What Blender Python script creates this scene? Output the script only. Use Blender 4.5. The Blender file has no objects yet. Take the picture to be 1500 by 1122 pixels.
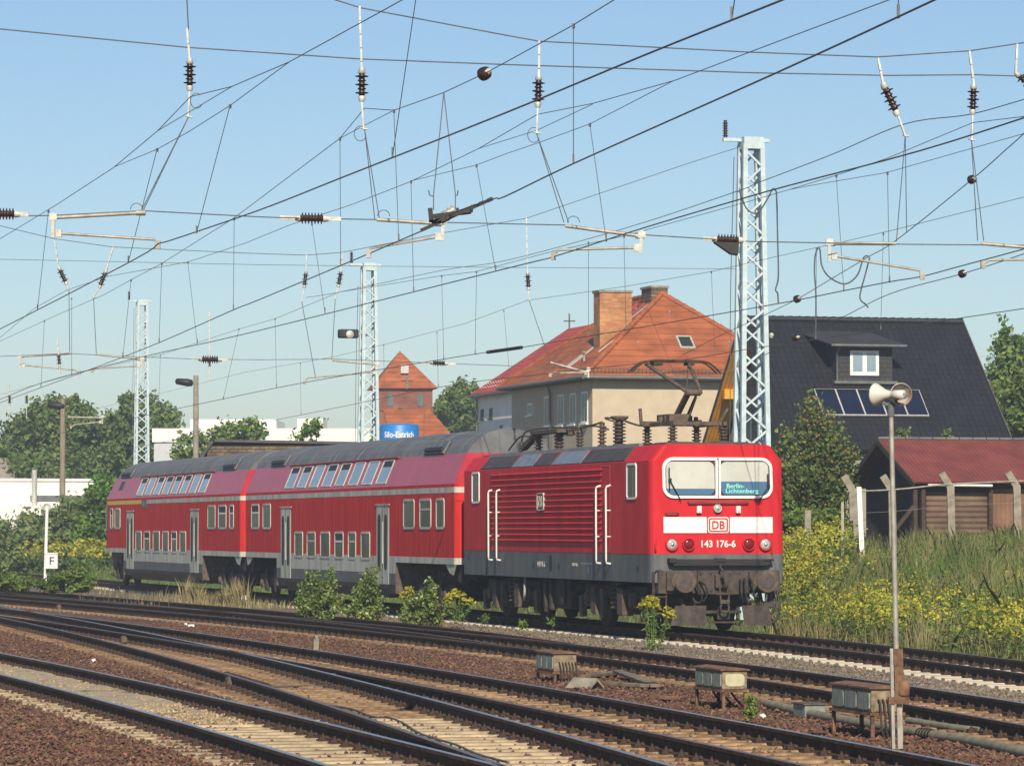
import bpy, math, random
import numpy as np
from mathutils import Vector, Matrix
PI = math.pi
R = math.radians
C = bpy.context.scene.collection
# ---------------------------------------------------------------- camera
F, HZ, HC = 5550.0, 774.0, 2.15           # focal length and horizon in photo pixels (1500 wide), eye height
PITCH = math.atan((HZ - 561) / F)
cd = bpy.data.cameras.new('camera'); cam = bpy.data.objects.new('camera', cd); C.objects.link(cam)
cam.location = (0, 0, HC); cam.rotation_euler = (PI / 2 + PITCH, 0, 0)
cd.sensor_width = 36; cd.lens = 36 * F / 1500; cd.clip_end = 6000; cd.clip_start = .5
sc = bpy.context.scene; sc.camera = cam
# ---------------------------------------------------------------- light
SUN_EL, SUN_AZ = R(34), R(4)             # azimuth to the right of straight behind the camera
w = bpy.data.worlds.new('World'); sc.world = w; w.use_nodes = True
nt = w.node_tree; sk = nt.nodes.new('ShaderNodeTexSky'); sk.sky_type = 'NISHITA'; sk.sun_disc = False
sk.sun_elevation = SUN_EL; sk.sun_rotation = PI - SUN_AZ; sk.air_density = 1.0; sk.dust_density = .25; sk.ozone_density = 3.8
bg = nt.nodes['Background']; bg.inputs['Strength'].default_value = .085
mxs = nt.nodes.new('ShaderNodeMixRGB'); mxs.blend_type = 'MULTIPLY'; mxs.inputs[0].default_value = 1; mxs.inputs[2].default_value = (.97, .99, 1.03, 1)
nt.links.new(sk.outputs[0], mxs.inputs[1]); nt.links.new(mxs.outputs[0], bg.inputs[0])
ld = bpy.data.lights.new('sun', 'SUN'); ld.energy = 5.0; ld.angle = R(.5); ld.color = (1, .90, .72)
sun = bpy.data.objects.new('sun', ld); C.objects.link(sun)
to_sun = Vector((math.cos(SUN_EL) * math.sin(SUN_AZ), -math.cos(SUN_EL) * math.cos(SUN_AZ), math.sin(SUN_EL)))
sun.rotation_euler = (-to_sun).to_track_quat('-Z', 'Y').to_euler(); sun.location = (20, -40, 60)
sc.view_settings.view_transform = 'Standard'; sc.view_settings.look = 'None'; sc.view_settings.exposure = 0.2
# ---------------------------------------------------------------- helpers
RNG = random.Random(7)
V = Vector
def at(px, py, Y):                        # photo pixel + distance -> point in the place
    cp, sp = math.cos(PITCH), math.sin(PITCH)
    u, v = (px - 750) / F, (561 - py) / F
    d = V((u, cp - v * sp, sp + v * cp)); k = Y / d.y
    return V((d.x * k, Y, HC + d.z * k))
def atz(px, py, z):
    p = at(px, py, 1.0); k = (z - HC) / (p.z - HC)
    return V((p.x * k, k, z))
WM = {}
class MB:
    def __init__(s): s.v = []; s.f = []; s.m = []; s.s = []
    def add(s, vs, fs, m=0, sm=False):
        b = len(s.v); s.v += [V(p) for p in vs]
        for f in fs: s.f.append([i + b for i in f]); s.m.append(m); s.s.append(sm)
        return s
    def box(s, x0, x1, y0, y1, z0, z1, m=0):
        vs = [(x, y, z) for z in (z0, z1) for y in (y0, y1) for x in (x0, x1)]
        return s.add(vs, [(0, 2, 3, 1), (4, 5, 7, 6), (0, 1, 5, 4), (2, 6, 7, 3), (0, 4, 6, 2), (1, 3, 7, 5)], m)
    def obox(s, c, a, b, e, m=0):          # centre and three half axes
        c, a, b, e = V(c), V(a), V(b), V(e)
        vs = [c + a * i + b * j + e * k for k in (-1, 1) for j in (-1, 1) for i in (-1, 1)]
        return s.add(vs, [(0, 2, 3, 1), (4, 5, 7, 6), (0, 1, 5, 4), (2, 6, 7, 3), (0, 4, 6, 2), (1, 3, 7, 5)], m)
    def bar(s, p, q, wd, ht, m=0, up=(0, 0, 1)):
        p, q = V(p), V(q); d = q - p; L = d.length
        if L < 1e-6: return s
        d /= L; up = V(up)
        if abs(d.dot(up)) > .98: up = V((1, 0, 0))
        a = d.cross(up).normalized(); b = a.cross(d)
        return s.obox((p + q) / 2, d * L / 2, a * wd / 2, b * ht / 2, m)
    def rings(s, rs, m=0, sm=True, caps=True):
        n = len(rs[0]); vs = [p for r in rs for p in r]; fs = []
        for i in range(len(rs) - 1):
            for j in range(n):
                k = (j + 1) % n; fs.append((i * n + j, i * n + k, (i + 1) * n + k, (i + 1) * n + j))
        s.add(vs, fs, m, sm)
        if caps:
            s.add(rs[0], [tuple(range(n))[::-1]], m); s.add(rs[-1], [tuple(range(n))], m)
        return s
    def tube(s, pts, r, n=6, m=0, sm=True):
        pts = [V(p) for p in pts]; rs = []
        rr = r if isinstance(r, (list, tuple)) else [r] * len(pts)
        for i, p in enumerate(pts):
            t = (pts[min(i + 1, len(pts) - 1)] - pts[max(i - 1, 0)])
            t = t.normalized() if t.length > 1e-9 else V((0, 0, 1))
            up = V((0, 0, 1)) if abs(t.z) < .9 else V((0, 1, 0))
            a = t.cross(up).normalized(); b = a.cross(t)
            rs.append([p + (a * math.cos(2 * PI * k / n) + b * math.sin(2 * PI * k / n)) * rr[i] for k in range(n)])
        return s.rings(rs, m, sm)
    def lathe(s, p, ax, prof, n=14, m=0, sm=True, caps=True):
        p, ax = V(p), V(ax).normalized(); up = V((0, 0, 1)) if abs(ax.z) < .9 else V((0, 1, 0))
        a = ax.cross(up).normalized(); b = a.cross(ax)
        return s.rings([[p + ax * d + (a * math.cos(2 * PI * k / n) + b * math.sin(2 * PI * k / n)) * max(r, 1e-4) for k in range(n)] for d, r in prof], m, sm, caps)
    def prism(s, poly, o, x, y, e, m=0):   # 2D polygon at o along x,y, extruded by vector e
        o, x, y, e = V(o), V(x), V(y), V(e); n = len(poly)
        a = [o + x * u + y * v for u, v in poly]; b = [p + e for p in a]
        s.add(a + b, [tuple(range(n))[::-1], tuple(range(n, 2 * n))] + [(i, (i + 1) % n, n + (i + 1) % n, n + i) for i in range(n)], m)
        return s
    def quad(s, a, b, c, d, m=0): return s.add([a, b, c, d], [(0, 1, 2, 3)], m)
    def sphere(s, c, r, m=0, n=10, sq=(1, 1, 1)):
        c = V(c); rs = []
        for i in range(n // 2 + 1):
            th = PI * i / (n // 2); rs.append([c + V((r * sq[0] * math.sin(th) * math.cos(2 * PI * k / n) + 1e-5 * k, r * sq[1] * math.sin(th) * math.sin(2 * PI * k / n), r * sq[2] * math.cos(th))) for k in range(n)])
        return s.rings(rs, m, True)
    def mesh(s, name, mats, M=None):
        me = bpy.data.meshes.new(name); vs = [M @ p for p in s.v] if M else s.v
        me.from_pydata([tuple(p) for p in vs], [], s.f)
        for mt in (mats if isinstance(mats, (list, tuple)) else [mats]): me.materials.append(mt)
        me.polygons.foreach_set('material_index', s.m); me.polygons.foreach_set('use_smooth', s.s)
        uvfill(me); me.update(); return me
def uvfill(me):
    uv = me.uv_layers.new(name='UVMap'); d = uv.data
    for p in me.polygons:
        n = p.normal
        if abs(n.z) > .985: a, b = V((1, 0, 0)), V((0, 1, 0))
        else: a = V((-n.y, n.x, 0)).normalized(); b = n.cross(a)
        for li in p.loop_indices:
            c = me.vertices[me.loops[li].vertex_index].co; d[li].uv = (c.dot(a), c.dot(b))
def props(o, label=None, cat=None, group=None, kind=None):
    if label: o['label'] = label
    if cat: o['category'] = cat
    if group: o['group'] = group
    if kind: o['kind'] = kind
    return o
def thing(name, label, cat, loc=(0, 0, 0), rz=0, group=None):
    o = bpy.data.objects.new(name, None); C.objects.link(o); o.location = loc; o.rotation_euler = (0, 0, rz)
    o.empty_display_size = .3
    WM[o.name] = Matrix.Translation(V(loc)) @ Matrix.Rotation(rz, 4, 'Z'); return props(o, label, cat, group)
def part(name, mb, mats, par, label=None, local=False, bevel=0, kind=None):
    M = WM[par.name]; me = mb.mesh(name, mats, None if local else M.inverted())
    o = bpy.data.objects.new(name, me); C.objects.link(o); o.parent = par; WM[o.name] = M
    if bevel:
        b = o.modifiers.new('bevel', 'BEVEL'); b.width = bevel; b.segments = 2; b.limit_method = 'ANGLE'
    return props(o, label, kind=kind)
def solo(name, mb, mats, label=None, cat=None, group=None, kind=None, bevel=0):
    xs = [p.x for p in mb.v]; ys = [p.y for p in mb.v]; zs = [p.z for p in mb.v]
    o_ = V(((min(xs) + max(xs)) / 2, (min(ys) + max(ys)) / 2, min(zs)))
    me = mb.mesh(name, mats, Matrix.Translation(-o_)); o = bpy.data.objects.new(name, me); C.objects.link(o); o.location = o_
    WM[o.name] = Matrix.Translation(o_)
    if bevel:
        b = o.modifiers.new('bevel', 'BEVEL'); b.width = bevel; b.segments = 2; b.limit_method = 'ANGLE'
    return props(o, label, cat, group, kind)
def npmesh(name, vs, k, mats, mi=None):    # many separate k-gons from a numpy array (n*k, 3)
    n = len(vs) // k; me = bpy.data.meshes.new(name); me.vertices.add(n * k); me.vertices.foreach_set('co', vs.astype(np.float32).ravel())
    me.loops.add(n * k); me.loops.foreach_set('vertex_index', np.arange(n * k, dtype=np.int32))
    me.polygons.add(n); me.polygons.foreach_set('loop_start', np.arange(0, n * k, k, dtype=np.int32))
    try: me.polygons.foreach_set('loop_total', np.full(n, k, dtype=np.int32))
    except Exception: pass
    for mt in (mats if isinstance(mats, (list, tuple)) else [mats]): me.materials.append(mt)
    if mi is not None: me.polygons.foreach_set('material_index', mi.astype(np.int32))
    me.update(calc_edges=True); return me
def npart(name, vs, k, mats, par, mi=None, kind=None):
    vs = vs - np.array(WM[par.name].translation); me = npmesh(name, vs, k, mats, mi)
    o = bpy.data.objects.new(name, me); C.objects.link(o); o.parent = par; WM[o.name] = WM[par.name]; return props(o, kind=kind)
def nsolo(name, vs, k, mats, label=None, cat=None, group=None, kind=None, mi=None):
    c = np.array([vs[:, 0].mean(), vs[:, 1].mean(), vs[:, 2].min()]); me = npmesh(name, vs - c, k, mats, mi)
    o = bpy.data.objects.new(name, me); C.objects.link(o); o.location = c; return props(o, label, cat, group, kind)
def text(name, body, ctr, x, y, width, height, mat, par, local=True, weight=0, depth=.006, italic=0):
    cu = bpy.data.curves.new(name, 'FONT'); cu.body = body; cu.extrude = .02; cu.offset = weight; cu.shear = italic; cu.resolution_u = 3
    tmp = bpy.data.objects.new('tmp', cu); me = bpy.data.meshes.new_from_object(tmp); bpy.data.objects.remove(tmp)
    xs = [v.co.x for v in me.vertices]; ys = [v.co.y for v in me.vertices]
    x0, x1, y0, y1 = min(xs), max(xs), min(ys), max(ys); x, y = V(x), V(y); n = x.cross(y); ctr = V(ctr)
    M = WM[par.name].inverted() if not local else None
    for v in me.vertices:
        p = ctr + x * ((v.co.x - (x0 + x1) / 2) / (x1 - x0) * width) + y * ((v.co.y - (y0 + y1) / 2) / (y1 - y0) * height) + n * (depth * (1 if v.co.z > 0 else -.6))
        v.co = M @ p if M else p
    me.materials.clear(); me.materials.append(mat); me.name = name
    o = bpy.data.objects.new(name, me); C.objects.link(o); o.parent = par; WM[o.name] = WM[par.name]; return o
def curve(pts, n=8):                       # Catmull-Rom through points
    pts = [V(p) for p in pts]; out = []
    for i in range(len(pts) - 1):
        a, b, c, d = pts[max(i - 1, 0)], pts[i], pts[i + 1], pts[min(i + 2, len(pts) - 1)]
        for k in range(n):
            t = k / n; out.append(.5 * ((2 * b) + (c - a) * t + (2 * a - 5 * b + 4 * c - d) * t * t + (3 * b - a - 3 * c + d) * t ** 3))
    out.append(pts[-1]); return out
# ---------------------------------------------------------------- materials
def mat(name, col, rough=.7, metal=0, var=.18, scale=4, bump=0, bscale=None, col2=None, lo=.35, hi=.65, objrand=0, island=0, spec=.5, streak=None, trans=0, detail=5):
    m = bpy.data.materials.new(name); m.use_nodes = True; t = m.node_tree; N = t.nodes; L = t.links; p = N['Principled BSDF']
    p.inputs['Roughness'].default_value = rough; p.inputs['Metallic'].default_value = metal; p.inputs['Specular IOR Level'].default_value = spec
    tc = N.new('ShaderNodeTexCoord'); mp = N.new('ShaderNodeMapping'); L.new(tc.outputs['Object'], mp.inputs[0])
    if streak: mp.inputs['Scale'].default_value = streak
    nz = N.new('ShaderNodeTexNoise'); nz.inputs['Scale'].default_value = scale; nz.inputs['Detail'].default_value = detail; nz.inputs['Roughness'].default_value = .6
    L.new(mp.outputs[0], nz.inputs['Vector'])
    rp = N.new('ShaderNodeValToRGB'); rp.color_ramp.elements[0].position = lo; rp.color_ramp.elements[1].position = hi
    c1 = [max(0, c * (1 - var)) for c in col]; c2 = list(col2) if col2 else [min(1, c * (1 + var)) for c in col]
    rp.color_ramp.elements[0].color = (*c1, 1); rp.color_ramp.elements[1].color = (*c2, 1)
    L.new(nz.outputs[0], rp.inputs[0]); out = rp.outputs[0]
    if objrand or island:
        src = N.new('ShaderNodeObjectInfo').outputs['Random'] if objrand else N.new('ShaderNodeNewGeometry').outputs['Random Per Island']
        a = objrand or island; mr = N.new('ShaderNodeMapRange'); mr.inputs['To Min'].default_value = 1 - a; mr.inputs['To Max'].default_value = 1 + a
        L.new(src, mr.inputs[0]); hv = N.new('ShaderNodeHueSaturation'); L.new(mr.outputs[0], hv.inputs['Value'])
        if island:
            m2 = N.new('ShaderNodeMapRange'); m2.inputs['To Min'].default_value = .5 - .03; m2.inputs['To Max'].default_value = .5 + .03
            w_ = N.new('ShaderNodeMath'); w_.operation = 'FRACT'; w3 = N.new('ShaderNodeMath'); w3.operation = 'MULTIPLY'; w3.inputs[1].default_value = 7.31
            L.new(src, w3.inputs[0]); L.new(w3.outputs[0], w_.inputs[0]); L.new(w_.outputs[0], m2.inputs[0]); L.new(m2.outputs[0], hv.inputs['Hue'])
        L.new(out, hv.inputs['Color']); out = hv.outputs[0]
    L.new(out, p.inputs['Base Color'])
    if bump:
        n2 = N.new('ShaderNodeTexNoise'); n2.inputs['Scale'].default_value = bscale or scale * 3; n2.inputs['Detail'].default_value = 4; L.new(tc.outputs['Object'], n2.inputs['Vector'])
        b = N.new('ShaderNodeBump'); b.inputs['Strength'].default_value = bump; b.inputs['Distance'].default_value = .03; L.new(n2.outputs[0], b.inputs['Height']); L.new(b.outputs[0], p.inputs['Normal'])
    if trans:
        tr = N.new('ShaderNodeBsdfTranslucent'); L.new(out, tr.inputs[0]); mx = N.new('ShaderNodeMixShader'); mx.inputs[0].default_value = trans
        L.new(p.outputs[0], mx.inputs[1]); L.new(tr.outputs[0], mx.inputs[2]); L.new(mx.outputs[0], N['Material Output'].inputs[0])
    return m
def brick(name, c1, c2, mortar, bw, bh, ms=.012, rough=.85, bump=.4, offset=.5, wob=.12, spec=.3):   # bricks, tiles and shingles, in metres on the surface
    m = bpy.data.materials.new(name); m.use_nodes = True; t = m.node_tree; N = t.nodes; L = t.links; p = N['Principled BSDF']; p.inputs['Roughness'].default_value = rough
    p.inputs['Specular IOR Level'].default_value = spec
    tc = N.new('ShaderNodeTexCoord'); b = N.new('ShaderNodeTexBrick'); L.new(tc.outputs['UV'], b.inputs['Vector'])
    b.offset = offset; b.inputs['Color1'].default_value = (*c1, 1); b.inputs['Color2'].default_value = (*c2, 1); b.inputs['Mortar'].default_value = (*mortar, 1)
    b.inputs['Scale'].default_value = 1; b.inputs['Mortar Size'].default_value = ms; b.inputs['Brick Width'].default_value = bw; b.inputs['Row Height'].default_value = bh; b.inputs['Mortar Smooth'].default_value = .3
    nz = N.new('ShaderNodeTexNoise'); nz.inputs['Scale'].default_value = 1.3; nz.inputs['Detail'].default_value = 6; L.new(tc.outputs['Object'], nz.inputs['Vector'])
    mr = N.new('ShaderNodeMapRange'); mr.inputs[1].default_value = .3; mr.inputs[2].default_value = .7; mr.inputs['To Min'].default_value = 1 - wob * 2; mr.inputs['To Max'].default_value = 1 + wob
    L.new(nz.outputs[0], mr.inputs[0]); hv = N.new('ShaderNodeHueSaturation'); L.new(mr.outputs[0], hv.inputs['Value']); L.new(b.outputs[0], hv.inputs['Color']); L.new(hv.outputs[0], p.inputs['Base Color'])
    bp = N.new('ShaderNodeBump'); bp.inputs['Strength'].default_value = bump; bp.inputs['Distance'].default_value = .03; bp.invert = True; L.new(b.outputs['Fac'], bp.inputs['Height']); L.new(bp.outputs[0], p.inputs['Normal'])
    return m
def wavemat(name, col, axis, period, rough=.6, dist=.03, strength=.8, var=.15, metal=0, col2=None):  # corrugated sheet, boards
    m = mat(name, col, rough, metal, var, 1.2, col2=col2); t = m.node_tree; N = t.nodes; L = t.links
    tc = N.new('ShaderNodeTexCoord'); wv = N.new('ShaderNodeTexWave'); wv.bands_direction = axis; wv.wave_profile = 'SIN'; wv.inputs['Scale'].default_value = .314159 / period * 1.0
    L.new(tc.outputs['UV'], wv.inputs['Vector']); b = N.new('ShaderNodeBump'); b.inputs['Strength'].default_value = strength; b.inputs['Distance'].default_value = dist
    L.new(wv.outputs['Fac'], b.inputs['Height']); L.new(b.outputs[0], N['Principled BSDF'].inputs['Normal']); return m
def glass(name, col, rough=.15): return mat(name, col, rough, 0, .25, .8, spec=.12)
RED = mat('traffic red paint', (.60, .020, .028), .55, var=.26, scale=2, col2=(.61, .026, .036), streak=(1, 1, .25), spec=.12, lo=.3, hi=.7)
REDC = mat('coach red paint', (.56, .030, .026), .6, var=.22, scale=2.5, streak=(2, 2, .2), spec=.06)
REDS = mat('sky tinted upper deck red', (.46, .035, .055), .34, var=.10, scale=2)  # pinker red stands in for sky reflected on the sloping upper wall
LGREY = mat('light grey band', (.47, .465, .40), .6, var=.24, scale=3, streak=(1, 1, .3))
DGREY = mat('dark grey skirt', (.115, .135, .145), .6, var=.25, scale=3, streak=(1, 1, .3), col2=(.15, .15, .145), spec=.2)
ROOFG = mat('grimy grey roof', (.13, .135, .14), .62, var=.3, scale=1.6, streak=(.6, 2, 1))
ROOFD = mat('brown sooty roof', (.060, .050, .046), .6, var=.3, scale=3)
ROOFB = mat('bluish roof hatch', (.17, .20, .235), .4, var=.18, scale=3)
WHITE = mat('white paint', (.78, .77, .72), .5, var=.06, scale=3)
CREAM = mat('cream blind behind glass', (.52, .51, .45), .15, var=.10, scale=1.5, spec=.5)
YELLOW = mat('class yellow', (.78, .52, .03), .5, var=.1, scale=3)
BLACK = mat('black rubber', (.012, .012, .012), .6, var=.3, scale=6)
UNDER = mat('grimy underframe', (.035, .028, .022), .85, var=.45, scale=6, col2=(.07, .052, .038), bump=.3)
RUSTB = mat('brown dusty iron', (.10, .072, .052), .85, var=.35, scale=6, bump=.3)
BUFF = mat('greasy buffer plate', (.075, .072, .075), .55, .2, var=.4, scale=7, col2=(.11, .075, .06))
FRONTB = mat('sooty buffer beam', (.060, .045, .036), .8, var=.4, scale=6, bump=.3)
SLOT = mat('dark door slot', (.035, .045, .035), .5, spec=.04)
GLASSD = glass('dark window', (.035, .05, .04)); GLASSB = mat('sky reflecting window', (.22, .29, .36), .12, 0, .12, 1, spec=.8)  # sky reflecting window: pale blue of the reflected sky put into its base colour
GLASSG = mat('coach window', (.045, .058, .030), .22, 0, .5, .7, spec=.07, col2=(.095, .105, .055), detail=1)  # olive green base colour stands in for vegetation reflected in the panes
BLUEP = mat('blue sign panel', (.055, .14, .25), .4, var=.05)
LAMPG = mat('lamp lens', (.50, .52, .50), .12, .3, var=.2, scale=14); LAMPR = mat('red lens', (.16, .008, .016), .15, var=.3, scale=14)
CHROME = mat('bare metal', (.55, .54, .52), .3, .8, var=.1)
LEDG = bpy.data.materials.new('lit display'); LEDG.use_nodes = True
LEDG.node_tree.nodes['Principled BSDF'].inputs['Base Color'].default_value = (.2, .6, .5, 1); LEDG.node_tree.nodes['Principled BSDF'].inputs['Emission Color'].default_value = (.32, .75, .58, 1); LEDG.node_tree.nodes['Principled BSDF'].inputs['Emission Strength'].default_value = .28
LEDC = mat('faint display writing', (.55, .56, .50), .6)
CERAM = mat('brown porcelain', (.035, .018, .014), .22, var=.3, scale=8)
CERAD = mat('dusty roof porcelain', (.075, .05, .04), .45, var=.35, scale=8)
GALV = mat('galvanised fitting', (.50, .49, .44), .55, .25, var=.2, scale=12)
ARMT = mat('weathered steel tube', (.36, .33, .28), .55, .3, var=.25, scale=6)
WIRE = mat('weathered copper wire', (.10, .105, .11), .55, .3, var=.2)
MASTC = mat('pale blue mast paint', (.47, .57, .60), .55, .0, var=.12, scale=5)
RAILS = mat('rusty rail side', (.055, .033, .021), .8, .05, var=.4, scale=7, col2=(.105, .060, .036), spec=.2)
RAILT = mat('polished rail head', (.34, .33, .34), .30, .75, var=.15, scale=20, streak=(1, 1, 1))
RAILB = mat('brown worn rail head', (.17, .125, .10), .42, .45, var=.25, scale=8)
SLEEP = mat('tan concrete sleeper', (.40, .30, .18), .9, var=.35, scale=3.2, bump=.4, bscale=30, objrand=.18, col2=(.48, .37, .23))
SLEEPO = mat('rust stained sleeper', (.22, .125, .065), .95, var=.45, scale=4, bump=.4, bscale=25, objrand=.2, col2=(.36, .23, .12))
SLEEPW = mat('pale new sleeper', (.52, .45, .35), .9, var=.15, scale=5, bump=.2, bscale=30)
CLIP = mat('rusty fastening', (.060, .034, .022), .85, .1, var=.4, scale=20)
CONC = mat('weathered concrete', (.27, .24, .185), .9, var=.25, scale=6, bump=.3, bscale=40)
RUST = mat('rusty orange steel', (.13, .066, .040), .85, .1, var=.4, scale=9, col2=(.26, .135, .075))
BOXB = mat('tan chipped box paint', (.20, .13, .08), .8, 0, var=.35, scale=12, col2=(.32, .25, .16))
BOXG = mat('grey green box panel', (.20, .225, .19), .55, var=.25, scale=9)
# ================================================================ ground and tracks
TH = R(15.06); DX, DY = -math.sin(TH), math.cos(TH); TX, TY = math.cos(TH), math.sin(TH); O = (4.21, 77.34)
def tr(s, t, z=0.0):                       # train line coordinates: s back along the train, t to its right
    if s < 0:
        L = -s; k = -.05 * min(L, 6) * min(L, 6) / 12 if L < 6 else -.05 * (L - 3); t0 = k - .0016 * L * L; a = TH - (.05 * min(L / 6, 1) + .0032 * L)
        bx, by = O[0] + DX * s + TX * t0, O[1] + DY * s + TY * t0
        return V((bx + math.cos(a) * t, by + math.sin(a) * t, z))
    t0 = -.0000767 * max(s - 16, 0) ** 2
    return V((O[0] + DX * s + TX * (t + t0), O[1] + DY * s + TY * (t + t0), z))
def hgt(s, u):                             # ground height beyond the train's track
    if u < 2.6: return -.30
    k = min(max((u - 2.6) / 14, 0), 1); k = k * k * (3 - 2 * k) * .5 + k * .5
    fade = 1 if s < 30 else max(.35, 1 - (s - 30) / 90)
    return -.30 + 1.85 * k * fade + (0 if u < 3 else .10 * math.sin(s * .31 + u * .5) * math.sin(u * .43 + 1.3))
ZT1 = .03
GRASSG = mat('rough grassy earth', (.085, .095, .030), .95, var=.45, scale=.7, col2=(.16, .14, .06), bump=.6, bscale=6)
def ballast(name, c1, c2, c3):
    m = mat(name, c1, .95, var=.3, scale=.55, col2=c2, detail=8); t = m.node_tree; N = t.nodes; L = t.links; p = N['Principled BSDF']
    tc = N.new('ShaderNodeTexCoord'); vo = N.new('ShaderNodeTexVoronoi'); vo.inputs['Scale'].default_value = 19; L.new(tc.outputs['Object'], vo.inputs['Vector'])
    mx = N.new('ShaderNodeMixRGB'); mx.blend_type = 'MULTIPLY'; mx.inputs[0].default_value = .75
    rp = N.new('ShaderNodeValToRGB'); e = rp.color_ramp.elements; e[0].color = (.45, .45, .45, 1); e[1].color = (*c3, 1)
    sp = N.new('ShaderNodeSeparateColor'); L.new(vo.outputs['Color'], sp.inputs[0]); L.new(sp.outputs[0], rp.inputs[0])
    src = p.inputs['Base Color'].links[0].from_socket; L.new(src, mx.inputs[1]); L.new(rp.outputs[0], mx.inputs[2]); L.new(mx.outputs[0], p.inputs['Base Color'])
    b = N.new('ShaderNodeBump'); b.inputs['Strength'].default_value = 1; b.inputs['Distance'].default_value = .05; b.invert = True; L.new(vo.outputs['Distance'], b.inputs['Height']); L.new(b.outputs[0], p.inputs['Normal']); return m
BALR = ballast('red brown ballast', (.118, .056, .034), (.17, .086, .05), (1.7, 1.6, 1.5))
BALG = ballast('grey ballast', (.165, .125, .090), (.24, .19, .135), (1.5, 1.5, 1.5))
def sheet(name, rows, mats, kind='structure'):
    mb = MB(); n = len(rows[0]); mb.add([p for r in rows for p in r], [(i * n + j, i * n + j + 1, (i + 1) * n + j + 1, (i + 1) * n + j) for i in range(len(rows) - 1) for j in range(n - 1)], 0, True)
    return solo(name, mb, mats, kind=kind)
us = [-640, -300, -120, -60, -30, -12, 0, 2.4, 2.8, 3.4, 4.2, 5, 6, 7, 8, 9.5, 11, 13, 15, 17, 20, 25, 32, 45, 70, 110, 200, 400, 640]
ss = [-120, -70, -50] + list(range(-44, 130, 3)) + [140, 160, 190, 240, 320, 450, 640]
sheet('ground', [[tr(s, u, hgt(s, u)) if s > -40 else tr(-40, u, hgt(-40, u)) + V((-DX * 1, -DY * 1, 0)) * (-40 - s) for u in us] for s in ss], GRASSG)
# rails as measured (lateral position as a function of distance)
def q3(c, lo, hi):
    def f(Z):
        if Z < lo: return np.polyval(c, lo) + (np.polyval(c, lo) - np.polyval(c, lo - 1)) * (Z - lo) * 1.0
        if Z > hi: return np.polyval(c, hi) + (np.polyval(c, hi) - np.polyval(c, hi - 1)) * (Z - hi)
        return float(np.polyval(c, Z))
    return f
def fitpx(px, deg, lo=None, hi=None):
    a = np.array(px, float); Z = F * HC / (a[:, 1] - HZ); X = (a[:, 0] - 750) / F * Z
    return q3(np.polyfit(Z, X, deg, w=1 / Z), Z.min() if lo is None else lo, Z.max() if hi is None else hi)
fRb = fitpx([(0, 869), (167, 883), (240, 890), (323, 895), (407, 902), (490, 907.5), (563, 914), (647, 922), (730, 932), (803, 938), (887, 949), (970, 960), (1043, 966), (1127, 974), (1210, 987.5), (1375, 1010), (1500, 1028)], 3)
fRa = fitpx([(0, 862), (125, 871), (250, 881), (390, 894), (490, 902), (580, 911), (730, 926), (900, 951)], 3)
fA = q3((-8.36259288e-04, -1.49904850e-01, 1.03828543e+01), 34, 95)
fB = q3((-6.67544282e-04, -1.29454419e-01, 6.71587308e+00), 34, 95)
fE = q3((-8.56027316e-04, -1.94309729e-01, 7.61979533e+00), 34, 66)
def pathZ(f, z0, z1, dz=.6): return [V((f(z), z, 0)) for z in np.arange(z0, z1, dz)]
def offs(path, d):                         # parallel curve, d to the right of travel away from camera
    out = []
    for i, p in enumerate(path):
        t = (path[min(i + 1, len(path) - 1)] - path[max(i - 1, 0)]).normalized(); out.append(p + V((t.y, -t.x, 0)) * d)
    return out
def clip(path, n=400):                     # resample by arc length, 0.6 m
    out = [path[0].copy()]; acc = 0
    for a, b in zip(path, path[1:]):
        L = (b - a).length; pos = .6 - acc
        while pos <= L: out.append(a.lerp(b, pos / L)); pos += .6
        acc = (acc + L) % .6
    return out
PROF = [(-.036, 0), (.036, 0), (.036, -.036), (.010, -.05), (.010, -.14), (.07, -.152), (.07, -.165), (-.07, -.165), (-.07, -.152), (-.010, -.14), (-.010, -.05), (-.036, -.036)]
def rail(path, par, top, label=None, zt=0.0):
    mb = MB(); rs = []
    for i, p in enumerate(path):
        t = (path[min(i + 1, len(path) - 1)] - path[max(i - 1, 0)]).normalized(); n = V((t.y, -t.x, 0))
        rs.append([p + n * a + V((0, 0, z + zt)) for a, z in PROF])
    k = len(PROF); vs = [p for r in rs for p in r]; fs = []; ms = []
    for i in range(len(rs) - 1):
        for j in range(k):
            mb.add([], [(i * k + j, i * k + (j + 1) % k, (i + 1) * k + (j + 1) % k, (i + 1) * k + j)], 1 if j == 0 else 0)
    mb.v = vs; mb.f.append(list(range(k))[::-1]); mb.m.append(0); mb.s.append(False)
    return part('rail', mb, [RAILS, top], par, label)
_sl = {}
def sleeper_mesh(L, mt):
    key = (round(L, 1), mt.name)
    if key not in _sl:
        mb = MB(); h = L / 2
        mb.prism([(-.14, -.2), (.14, -.2), (.105, 0), (-.105, 0)], (-h, 0, 0), (0, 1, 0), (0, 0, 1), (L, 0, 0))
        _sl[key] = mb.mesh('sleeper', mt)
    return _sl[key]
_cl = []
def clip_mesh():
    if not _cl:
        mb = MB(); mb.box(-.18, .18, -.08, .08, -.004, .018)
        for sx in (-1, 1):
            mb.box(sx * .125 - .04, sx * .125 + .04, -.045, .045, .015, .042); mb.lathe((sx * .12, 0, .04), (0, 0, 1), [(0, .024), (.02, .024), (.021, .013), (.045, .012)], 6, sm=False)
            mb.box(sx * .085 - .02, sx * .085 + .02, -.06, .06, .03, .055)
        _cl.append(mb.mesh('rail_fastening', CLIP))
    return _cl[0]
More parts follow.
